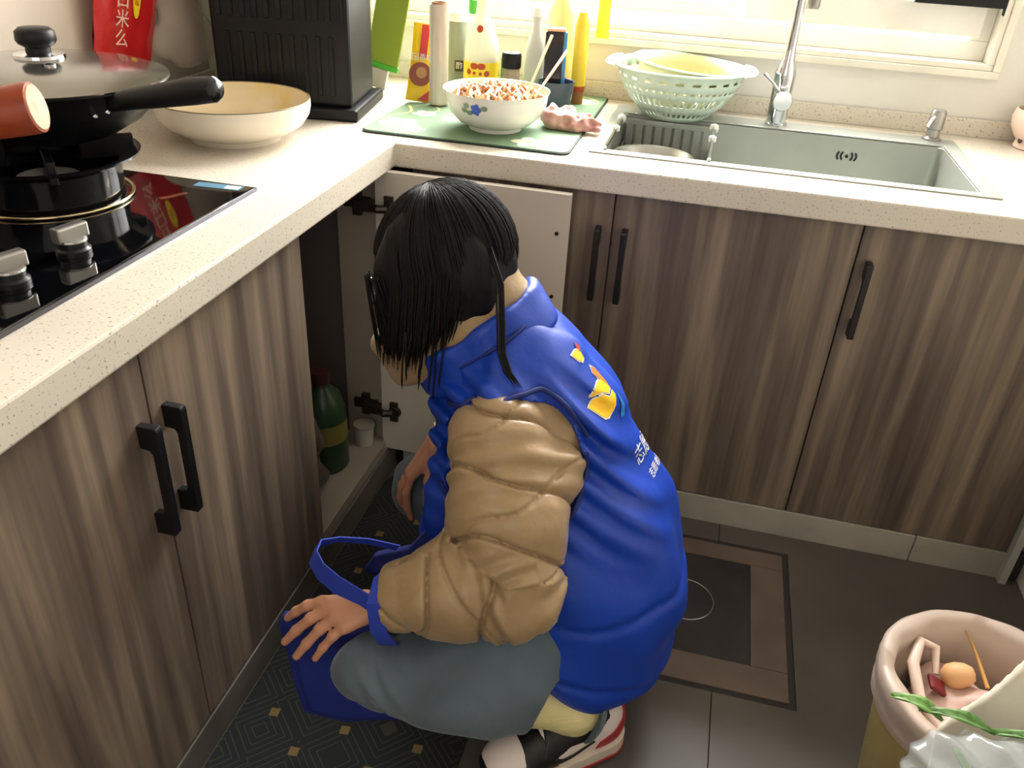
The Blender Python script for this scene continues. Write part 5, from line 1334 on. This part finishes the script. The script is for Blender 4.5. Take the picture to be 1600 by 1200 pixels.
# ---- shoes
def make_shoe(he, to, an, left):
    d = (to-he); d[2] = 0; d /= np.linalg.norm(d)
    z0 = 0.0065 if left else 0.0065
    org = he-d*0.045; org[2] = z0
    M = frame(org, d, np.cross(A(0, 0, 1), d))
    sh = bpy.data.objects.new('shoe', None); COL.objects.link(sh); sh.parent = person; sh.location = Vector(org)-world_origin(person)
    hh = 0.0026
    def upper(grow, extra=None):
        s = SDF((-0.02, -0.07, 0.0), (0.30, 0.07, 0.15), hh)
        s.ell((0.045, 0, 0.050), (0.043+grow, 0.035+grow, 0.055+grow), None, 0.02)
        s.cap((0.05, 0, 0.078), (0.06, 0, 0.090), 0.034+grow, 0.031+grow, 0.02)
        s.ell((0.120, 0, 0.042), (0.080+grow, 0.040+grow, 0.048+grow), None, 0.03)
        s.ell((0.205, 0, 0.036), (0.062+grow, 0.044+grow, 0.036+grow), None, 0.03)
        s.cap((0.09, 0, 0.075), (0.15, 0, 0.052), 0.030+grow, 0.026+grow, 0.03)
        X, Y, Z = np.meshgrid(*[s.lo[k]+hh*np.arange(s.n[k]) for k in range(3)], indexing='ij')
        s.a = np.maximum(s.a, 0.022-Z)
        dd = (X-0.052)**2/0.030**2+Y**2/0.024**2
        cutc = np.where(Z > 0.080, (1-dd)*0.012, -1)
        if extra is not None: s.a = np.maximum(s.a, extra(X, Y, Z))
        s.a = np.maximum(s.a, cutc)
        return tfm(s.mesh(), M)
    def poly_sdf(x, z, P):
        d2 = np.full(x.shape, 9.0); inside = np.zeros(x.shape, bool); n = len(P)
        for i in range(n):
            ax, az = P[i]; bx_, bz = P[(i+1) % n]; ex, ez = bx_-ax, bz-az
            t = np.clip(((x-ax)*ex+(z-az)*ez)/(ex*ex+ez*ez), 0, 1)
            d2 = np.minimum(d2, (x-ax-t*ex)**2+(z-az-t*ez)**2)
            c = ((az > z) != (bz > z)) & (x < (bx_-ax)*(z-az)/(bz-az+1e-12)+ax)
            inside ^= c
        return np.where(inside, -1, 1)*np.sqrt(d2)
    obj('upper', upper(0.0), SHOEW, sh, smooth=180)
    # sole
    s = SDF((-0.03, -0.08, -0.003), (0.31, 0.08, 0.05), hh)
    X, Y, Z = np.meshgrid(*[s.lo[k]+hh*np.arange(s.n[k]) for k in range(3)], indexing='ij')
    def prof(g):
        t = np.clip((X-0.045)/(0.205-0.045), 0, 1); w_ = 0.041+0.009*t
        return np.sqrt((X-0.045-t*0.160)**2+Y**2)-w_-g
    s.a = np.maximum(prof(0.003), np.abs(Z-0.019)-0.0125); obj('midsole', tfm(s.mesh(), M), SOLE, sh, smooth=50)
    s.a = np.maximum(prof(0.0045), np.abs(Z-0.0042)-0.0040); obj('outsole', tfm(s.mesh(), M), SHOER, sh, smooth=50)
    heel = lambda X, Y, Z: poly_sdf(X, Z, [(-0.02, 0.02), (0.078, 0.02), (0.070, 0.050), (0.045, 0.062), (0.022, 0.082), (0.016, 0.120), (-0.02, 0.12)])
    obj('heel_panel', upper(0.0016, heel), SHOER, sh, smooth=180)
    toe = lambda X, Y, Z: np.minimum(poly_sdf(X, Z, [(0.175, 0.02), (0.215, 0.032), (0.205, 0.055), (0.200, 0.09), (0.17, 0.09), (0.150, 0.045), (0.14, 0.02)]), poly_sdf(X, Z, [(0.250, 0.018), (0.29, 0.018), (0.29, 0.05), (0.262, 0.05)]))
    obj('toe_panel', upper(0.0016, toe), SHOEK, sh, smooth=180)
    eye_ = lambda X, Y, Z: poly_sdf(X, Z, [(0.085, 0.072), (0.105, 0.066), (0.125, 0.066), (0.155, 0.050), (0.176, 0.055), (0.150, 0.12), (0.055, 0.13), (0.050, 0.098), (0.066, 0.084)])
    obj('lace_panel', upper(0.0022, eye_), SHOEK, sh, smooth=180)
    sw = [(0.079, 0.058), (0.100, 0.048), (0.125, 0.0375), (0.143, 0.034), (0.154, 0.040), (0.156, 0.050), (0.150, 0.056), (0.1475, 0.050), (0.140, 0.045), (0.125, 0.0475), (0.102, 0.0545), (0.079, 0.062)]
    obj('side_mark', upper(0.0026, lambda X, Y, Z: poly_sdf(X, Z, sw)), SHOEK, sh, smooth=180)
    lc = MB()
    for k in range(5):
        x = 0.095+0.015*k; zc = 0.108-0.30*(x-0.095)-0.002*k
        lc.tube([M @ V((x, -0.024, zc-0.012)), M @ V((x+0.003, 0, zc+0.001)), M @ V((x, 0.024, zc-0.012))], 0.0022, 6)
    obj('laces', lc, SHOEK, sh, smooth=60, kind=None)
    s = SDF(np.minimum(an, he)-0.08, np.maximum(an, he)+0.09, 0.003)
    s.cap(an+(KNL-ANL)/np.linalg.norm(KNL-ANL)*0.085 if left else an+A(-0.01, 0, 0.02), he+A(0, 0, 0.03)*1.0+d*0.01, 0.041, 0.036, 0.01)
    s.cap(an, he+d*0.06+A(0, 0, 0.03), 0.039, 0.031, 0.02)
    s.disp(lambda X, Y, Z: 0.0007*np.sin(Z*900), 0.02)
    obj('sock', s.mesh(), SOCK, person, smooth=180)
make_shoe(FTL[0].copy(), FTL[1].copy(), ANL, True)
make_shoe(FTR[0].copy(), FTR[1].copy(), ANR, False)

# ================================================================== TOTE BAG
tb = thing('tote_bag', 'blue cloth tote bag with blue straps hanging from the person\'s left wrist', 'bag', (0.17, -0.76, 0.01))
def poly2(x, z, P):
    d2 = np.full(np.broadcast(x, z).shape, 9.0); inside = np.zeros(d2.shape, bool); n = len(P)
    for i in range(n):
        ax, az = P[i]; bx_, bz = P[(i+1) % n]; ex, ez = bx_-ax, bz-az
        t = np.clip(((x-ax)*ex+(z-az)*ez)/(ex*ex+ez*ez), 0, 1)
        d2 = np.minimum(d2, (x-ax-t*ex)**2+(z-az-t*ez)**2)
        inside ^= ((az > z) != (bz > z)) & (x < (bx_-ax)*(z-az)/(bz-az+1e-12)+ax)
    return np.where(inside, -1, 1)*np.sqrt(d2)
def cloth_slab(lo, hi, P, yc, th, seed, amp=0.006, f=45, hh=0.0038, dirn=(0.3, 0, 1)):
    """folded cloth panel: outline P in the (x, z) plane, mid surface y = yc(x, z)"""
    s = SDF(lo, hi, hh)
    X, Y, Z = np.meshgrid(*[s.lo[k]+hh*np.arange(s.n[k]) for k in range(3)], indexing='ij')
    d = poly2(X, Z, P)+0.006
    q = np.abs(Y-yc(X, Z)-fold(X, 0*Y, Z, seed, 6, f, amp, dirn))-th*np.clip(-d/0.02, 0.25, 1)
    s.a = (np.minimum(np.maximum(d, q), 0)+np.sqrt(np.maximum(d, 0)**2+np.maximum(q, 0)**2)-0.004).astype(np.float32)
    return s.mesh()
obj('sack', cloth_slab((0.05, -0.88, 0.03), (0.38, -0.68, 0.38), [(0.100, 0.285), (0.108, 0.303), (0.160, 0.322), (0.300, 0.335), (0.330, 0.25), (0.310, 0.10), (0.20, 0.072), (0.124, 0.072), (0.108, 0.18)],
    lambda X, Z: -0.785+0.10*(X-0.15), 0.014, 41), BAGB, tb, smooth=180)
obj('strap', MB().ribbon([(0.300, -0.790, 0.290), (0.293, -0.822, 0.325), (0.286, -0.838, 0.365), (0.279, -0.830, 0.410), (0.278, -0.800, 0.430), (0.290, -0.765, 0.430), (0.300, -0.73, 0.40), (0.30, -0.70, 0.34)],
    [(-0.024, -0.002, -0.006)]*8, 0.0012), STRAPB, tb, smooth=40)
lp = [(0.285, -0.826, 0.395), (0.250, -0.815, 0.400), (0.205, -0.795, 0.392), (0.165, -0.765, 0.380), (0.138, -0.735, 0.375), (0.130, -0.700, 0.370), (0.150, -0.670, 0.360), (0.190, -0.650, 0.350), (0.24, -0.64, 0.34)]
obj('strap', MB().ribbon(lp, [(0, 0.004, 0.026), (0, 0.004, 0.026), (0.004, 0.010, 0.026), (0.006, 0.012, 0.022), (0.008, 0.012, 0.018), (0.008, 0.008, 0.014), (0.008, 0.0, 0.012), (0.008, 0, 0.012), (0.008, 0, 0.012)], 0.0012), STRAPB, tb, smooth=40)
obj('flap', cloth_slab((0.13, -0.74, 0.20), (0.44, -0.50, 0.46), [(0.175, 0.275), (0.195, 0.312), (0.255, 0.338), (0.300, 0.405), (0.37, 0.42), (0.39, 0.28), (0.27, 0.245)],
    lambda X, Z: -0.625+0.15*(X-0.25), 0.020, 43, 0.005), mat('tote_navy', (20, 30, 96), 0.8), tb, smooth=180)

# ================================================================== WASTE BIN AND BAGS, LOWER RIGHT
BC = (1.155, -0.645, 0.0003)
wbn = thing('waste_bin', 'round waste bin lined with a pinkish translucent bag at the right edge', 'bin', BC)
obj('pail', MB().lathe(BC, [(0, 0.004), (0.105, 0.004), (0.108, 0), (0.113, 0), (0.118, 0.01), (0.148, 0.30), (0.1485, 0.31), (0.1455, 0.312), (0.1425, 0.30), (0.112, 0.01), (0, 0.008)], 56), BINB, wbn, smooth=50)
ln = MB(); N = 96
rows = []
vv = []
prof = [(0.1520, 0.262), (0.1530, 0.266), (0.1535, 0.272), (0.1530, 0.276), (0.1550, 0.287), (0.1560, 0.300), (0.1555, 0.316), (0.149, 0.322), (0.141, 0.314), (0.136, 0.27), (0.130, 0.20), (0.122, 0.13), (0.10, 0.09), (0.05, 0.08)]
rs = np.random.RandomState(3)
for i, (r, z) in enumerate(prof):
    for k in range(N):
        a = 2*math.pi*k/N
        w_ = (0.0008*math.sin(a*9+i*0.6)+0.0006*math.sin(a*17+i)) if i < 8 else (0.003*math.sin(a*5+i*0.7)+0.002*math.sin(a*11-i)-0.010)
        zz = z+(-0.010+0.008*math.sin(a*2+0.6)+0.004*math.sin(5*a) if i == 0 else 0)
        vv.append((BC[0]+(r+w_)*math.cos(a), BC[1]+(r+w_)*math.sin(a), zz))
ff = [(i*N+k, i*N+(k+1) % N, (i+1)*N+(k+1) % N, (i+1)*N+k) for i in range(len(prof)-1) for k in range(N)]
ff.append(tuple((len(prof)-1)*N+k for k in range(N)))
obj('liner', MB().add(vv, ff), BINM, wbn, smooth=70)
obj('print_mark', MB().lathe((0, 0, 0), [(0.011, 0), (0, 0.0008)], 14).xf(frame((BC[0]-0.098, BC[1]-0.080, 0.10), (0.64, -0.77, 0), (0.05, 0.05, 1))), mat('bin_mark', (60, 48, 30), 0.5), wbn)
# rubbish inside
s = SDF((1.02, -0.79, 0.08), (1.30, -0.50, 0.30), 0.004)
s.ell((1.15, -0.65, 0.20), (0.105, 0.105, 0.05)); s.ell((1.20, -0.64, 0.245), (0.055, 0.055, 0.035)); s.ell((1.13, -0.60, 0.235), (0.06, 0.06, 0.03)); s.ell((1.09, -0.67, 0.225), (0.045, 0.045, 0.035))
s.disp(lambda X, Y, Z: fold(X, Y, Z, 61, 6, 75, 0.008), 0.04)
tag(obj('crumpled_bag', s.mesh(), mat('crumpled_pink', (206, 172, 158), 0.35, alpha=0.93), smooth=180, origin=(1.14, -0.65, 0.15)), 'crumpled pinkish plastic bag filling the waste bin', 'bag')
eg = MB().lathe((0, 0, 0), [(0, 0.026), (0.010, 0.024), (0.017, 0.014), (0.020, 0.0), (0.018, -0.012), (0.010, -0.021), (0, -0.023)], 22).xf(Matrix.Translation((1.128, -0.592, 0.277)) @ Matrix.Rotation(math.radians(65), 4, 'Y'))
tag(obj('egg_shell', eg, EGG, smooth=180, origin=(1.128, -0.592, 0.277)), 'brown egg shell lying among the rubbish in the waste bin', 'egg')
tag(obj('red_wrapper', MB().box((-0.014, -0.014, -0.004), (0.014, 0.014, 0.004), Matrix.Translation((1.098, -0.612, 0.268)) @ Matrix.Rotation(0.5, 4, 'Y')), mat('wrapper_red', (110, 30, 36), 0.5), bevel=0.003, origin=(1.098, -0.612, 0.268)), 'small dark red wrapper beside the egg shell in the waste bin', 'wrapper')
tag(obj('loop_handle', MB().tube([(1.095, -0.690, 0.255), (1.066, -0.650, 0.272), (1.060, -0.598, 0.290), (1.075, -0.556, 0.298), (1.100, -0.555, 0.290), (1.100, -0.590, 0.268)], [0.007, 0.009, 0.009, 0.008, 0.007, 0.005], 10), mat('loop_film', (214, 190, 176), 0.35), smooth=60, origin=(1.07, -0.60, 0.28)), 'twisted loop of pink bag film rising inside the waste bin', 'bag')
tag(obj('straw', MB().tube([(1.150, -0.512, 0.300), (1.160, -0.535, 0.290), (1.168, -0.565, 0.278), (1.172, -0.60, 0.272)], [0.0012, 0.0018, 0.0026, 0.0032], 6), mat('onion_skin', (196, 146, 80), 0.5), smooth=60, origin=(1.16, -0.54, 0.28)), 'thin tan onion leaf lying on the bin liner', 'leaf')

# ================================================================== LOW STOOL, WHITE BAG AND BAG OF GREENS, LOWER RIGHT CORNER
st = thing('low_stool', 'low dark plastic stool under the bag of greens at the bottom right', 'stool', (1.12, -1.02, 0))
obj('seat', rr_prism(0.97, 1.27, -1.17, -0.87, 0.03, 0.372, 0.392), BLACKP, st, bevel=0.004)
for sx in (-1, 1):
    for sy in (-1, 1):
        obj('leg', MB().tube([(1.12+sx*0.12, -1.02+sy*0.12, 0.377), (1.12+sx*0.135, -1.02+sy*0.135, 0.0)], [0.018, 0.015], 12), BLACKP, st, smooth=60)
# cream carrier bag: tall crumpled panel leaning from the stool over the bin edge
def sheet(Pq, nu, nv, seed, amp, f, th=0.0012):
    """crumpled film patch from four corner points, real thickness"""
    a, b_, c_, d_ = [np.array(q, float) for q in Pq]
    nrm_ = np.cross(b_-a, d_-a); nrm_ /= np.linalg.norm(nrm_)
    U, W = np.meshgrid(np.linspace(0, 1, nu), np.linspace(0, 1, nv), indexing='ij')
    P = (a*((1-U)*(1-W))[..., None]+b_*(U*(1-W))[..., None]+c_*(U*W)[..., None]+d_*((1-U)*W)[..., None])
    o = fold(P[..., 0], P[..., 1], P[..., 2], seed, 7, f, amp)
    P = P+nrm_*o[..., None]
    v_ = P.reshape(-1, 3); n = nu*nv
    fs = [(i*nv+j, (i+1)*nv+j, (i+1)*nv+j+1, i*nv+j+1) for i in range(nu-1) for j in range(nv-1)]
    return v_, fs
cbag = thing('carrier_bag', 'pale cream carrier bag standing upright between waste bin and bag of greens', 'bag', (1.2, -0.86, 0.0))
s = SDF((0.96, -1.0, 0.0), (1.46, -0.70, 0.64), 0.006)
X, Y, Z = np.meshgrid(*[s.lo[k]+0.006*np.arange(s.n[k]) for k in range(3)], indexing='ij')
Pb = [(1.090, 0.008), (1.40, 0.008), (1.42, 0.58), (1.14, 0.610), (1.072, 0.556), (1.020, 0.402), (1.050, 0.20)]
d = poly2(X, Z, Pb); q = np.abs(Y+0.825-0.03*(X-1.05)-fold(X, 0*Y, Z, 71, 6, 32, 0.008))-0.030*np.clip(-d/0.05, 0.15, 1)
s.a = (np.minimum(np.maximum(d+0.004, q), 0)+np.sqrt(np.maximum(d+0.004, 0)**2+np.maximum(q, 0)**2)-0.004).astype(np.float32)
obj('sack', s.mesh(), CREAMBAG, cbag, smooth=180)
gb = thing('greens_bag', 'clear shiny plastic bag of leafy greens on the low stool, bottom right corner', 'bag', (1.08, -1.0, 0.392))
s = SDF((0.88, -1.16, 0.385), (1.30, -0.80, 0.60), 0.0036)
s.ell((1.02, -0.975, 0.445), (0.085, 0.080, 0.065)); s.ell((1.12, -0.985, 0.450), (0.10, 0.085, 0.070), k=0.04)
s.cap((0.985, -0.935, 0.475), (1.13, -0.930, 0.480), 0.030, 0.034, 0.04)
s.disp(lambda X, Y, Z: fold(X, Y, Z, 77, 7, 110, 0.0042)+0.006*np.abs(np.sin(70*X+50*Y+3*np.sin(40*Z)))-0.003, 0.04)
s.a = np.maximum(s.a, (0.3922-(s.lo[2]+s.h*np.arange(s.n[2])))[None, None, :].astype(np.float32))
film = obj('film', s.mesh(), FOIL, gb, smooth=180)
random.seed(12)
for i in range(9):
    x = 0.985+0.03*i; y = -0.99+0.02*math.sin(i*2.1); z = 0.43+0.022*math.sin(i*1.7)
    a_ = V((x-0.03, y, z)); b__ = V((x+0.05, y+0.03*math.cos(i), z+0.03))
    obj('stalk', MB().tube([a_, a_.lerp(b__, 0.5)+V((0, 0.006, 0.006)), b__], [0.0035, 0.004, 0.0025], 7), STALK, gb, smooth=60)
def leaf(name, p0, p1, w_, m, parent, up=(0, 0, 1)):
    p0 = V(p0); p1 = V(p1); d = (p1-p0); s_ = d.cross(V(up)).normalized(); n_ = s_.cross(d).normalized()
    vv = []; ff = []; K = 9
    for i in range(K):
        t = i/(K-1); wd = w_*math.sin(math.pi*(0.06+0.90*t))**0.8
        c = p0+d*t+n_*0.010*math.sin(math.pi*t)
        for k in (-1, -0.5, 0, 0.5, 1): vv.append(c+s_*wd*k*0.5+n_*(abs(k)*0.004+0.002*math.sin(9*t+k*5)))
    for i in range(K-1):
        for k in range(4): ff.append((i*5+k, i*5+k+1, i*5+k+6, i*5+k+5))
    o = obj(name, MB().add(vv, ff), m, parent, smooth=180)
    so = o.modifiers.new('shell', 'SOLIDIFY'); so.thickness = 0.0008
    return o
leaf('leaf', (0.985, -0.895, 0.500), (0.930, -0.880, 0.504), 0.017, STALK, gb)
leaf('leaf', (1.035, -0.905, 0.508), (0.960, -0.890, 0.502), 0.015, LEAFG, gb)
leaf('leaf', (1.12, -0.915, 0.515), (1.03, -0.905, 0.508), 0.015, LEAFG, gb)
leaf('leaf', (1.03, -0.985, 0.44), (0.995, -0.92, 0.49), 0.016, STALK, gb)
leaf('leaf', (1.10, -1.0, 0.46), (1.16, -0.95, 0.49), 0.03, LEAFG, gb)

# ================================================================== JAR WITH GARLIC, RIGHT END OF THE WORKTOP
gp = thing('mortar', 'small blush ceramic pot on a foot at the right end of the worktop', 'pot', (1.372, 0.590, H))
q = (1.360, 0.585, H+0.0003)
obj('pot', MB().lathe(q, [(0, 0.004), (0.036, 0.004), (0.040, 0), (0.044, 0.002), (0.040, 0.016), (0.048, 0.026), (0.060, 0.045), (0.064, 0.066), (0.060, 0.085), (0.056, 0.086), (0.058, 0.066), (0.050, 0.036), (0, 0.026)], 44), POT, gp, smooth=50)
obj('dark_filling', MB().lathe(q, [(0.056, 0.072), (0.03, 0.078), (0, 0.079)], 32), POTD, gp, smooth=50)
dec = MB(); decal_ring(dec, q, math.radians(-150), 0.020, 0.007, lambda z: 0.0445, 0, 0.0008, 12); obj('foot_hole', dec, POTD, gp)
for i, (dx, dy) in enumerate(((-0.022, -0.008), (0.006, 0.012), (0.012, -0.020))):
    g_ = MB().lathe((q[0]+dx, q[1]+dy, q[2]+0.078), [(0, 0), (0.014, 0.004), (0.018, 0.013), (0.012, 0.025), (0.003, 0.033), (0.002, 0.040), (0, 0.040)], 16)
    tag(obj('garlic_bulb', g_, GARLIC, smooth=60, origin=(q[0]+dx, q[1]+dy, q[2]+0.078)), ('garlic bulb at the left side of the blush pot', 'garlic bulb at the back of the blush pot', 'garlic bulb at the front right of the blush pot')[i], 'garlic', 'garlic bulbs in the blush pot')

# ================================================================== RED FOIL PACK AND CLEAR BAG ON THE LEFT WALL
hk = thing('hanging_pack', 'red foil noodle pack with pale lettering hanging on the left wall above the wok', 'pack', (-0.575, -0.05, 1.15))
Mr = frame((-0.566, -0.050, 0.940), (0.10, 0.97, -0.21), (0.10, 0.10, 1.0))
pk = MB(); NN = 16; vv = []; ff = []
outl = lambda u: (1.0 if u < 0.8 else 1.0)
for sgn in (1, -1):
    for i in range(NN+1):
        for j in range(NN+1):
            u = i/NN; v_ = j/NN
            w0 = 0.158+0.030*v_
            bul = max(0, math.sin(math.pi*u)*math.sin(math.pi*min(1, 0.08+v_*0.9)))**0.6*0.018+0.003*math.sin(u*17+v_*9)*math.sin(v_*15)
            vv.append(Mr @ V(((u-0.5)*w0+0.02*v_*0, v_*0.30, sgn*max(bul, 0.0004))))
M1 = (NN+1)**2
for i in range(NN):
    for j in range(NN):
        a_ = i*(NN+1)+j; ff.append((a_, a_+NN+1, a_+NN+2, a_+1)); ff.append((M1+a_, M1+a_+1, M1+a_+NN+2, M1+a_+NN+1))
obj('foil', pk.add(vv, ff), REDBAG, hk, smooth=180)
fr_ = Mr @ Matrix.Translation((0, 0, 0.0215))
obj('lettering', text_mesh('甘\n口\n米\n么', 0.036, fr_ @ Matrix.Translation((-0.030, 0.092, 0)), 0.0006), PALEP, hk)
yp = [(0.006+0.010*math.cos(a)*(1+0.1*math.sin(3*a)), 0.115+0.034*math.sin(a)) for a in np.linspace(0, 2*math.pi, 22)[:-1]]
obj('yellow_badge', MB().prism(yp, fr_, -0.0005, 0.0008), LABELY, hk)
obj('badge_print', text_mesh('好\n味', 0.012, fr_ @ Matrix.Translation((0.006, 0.115, 0.0012)), 0.0002), LABELR, hk)
cbg = thing('clear_bag', 'crumpled clear plastic bag hanging beside the red foil pack', 'bag', (-0.55, 0.09, 1.1))
s = SDF((-0.598, -0.08, 0.895), (-0.49, 0.28, 1.32), 0.005)
s.chain([A(-0.555, 0.12, 1.30), A(-0.550, 0.12, 1.12), A(-0.545, 0.13, 0.985)], [0.02, 0.05, 0.07], 0.05, ((1, 0, 0), 0.42))
s.ell((-0.548, 0.15, 0.955), (0.030, 0.10, 0.055), None, 0.03)
s.disp(lambda X, Y, Z: fold(X, Y, Z, 81, 7, 60, 0.006), 0.04)
obj('film', s.mesh(), CLEARB2, cbg, smooth=180)
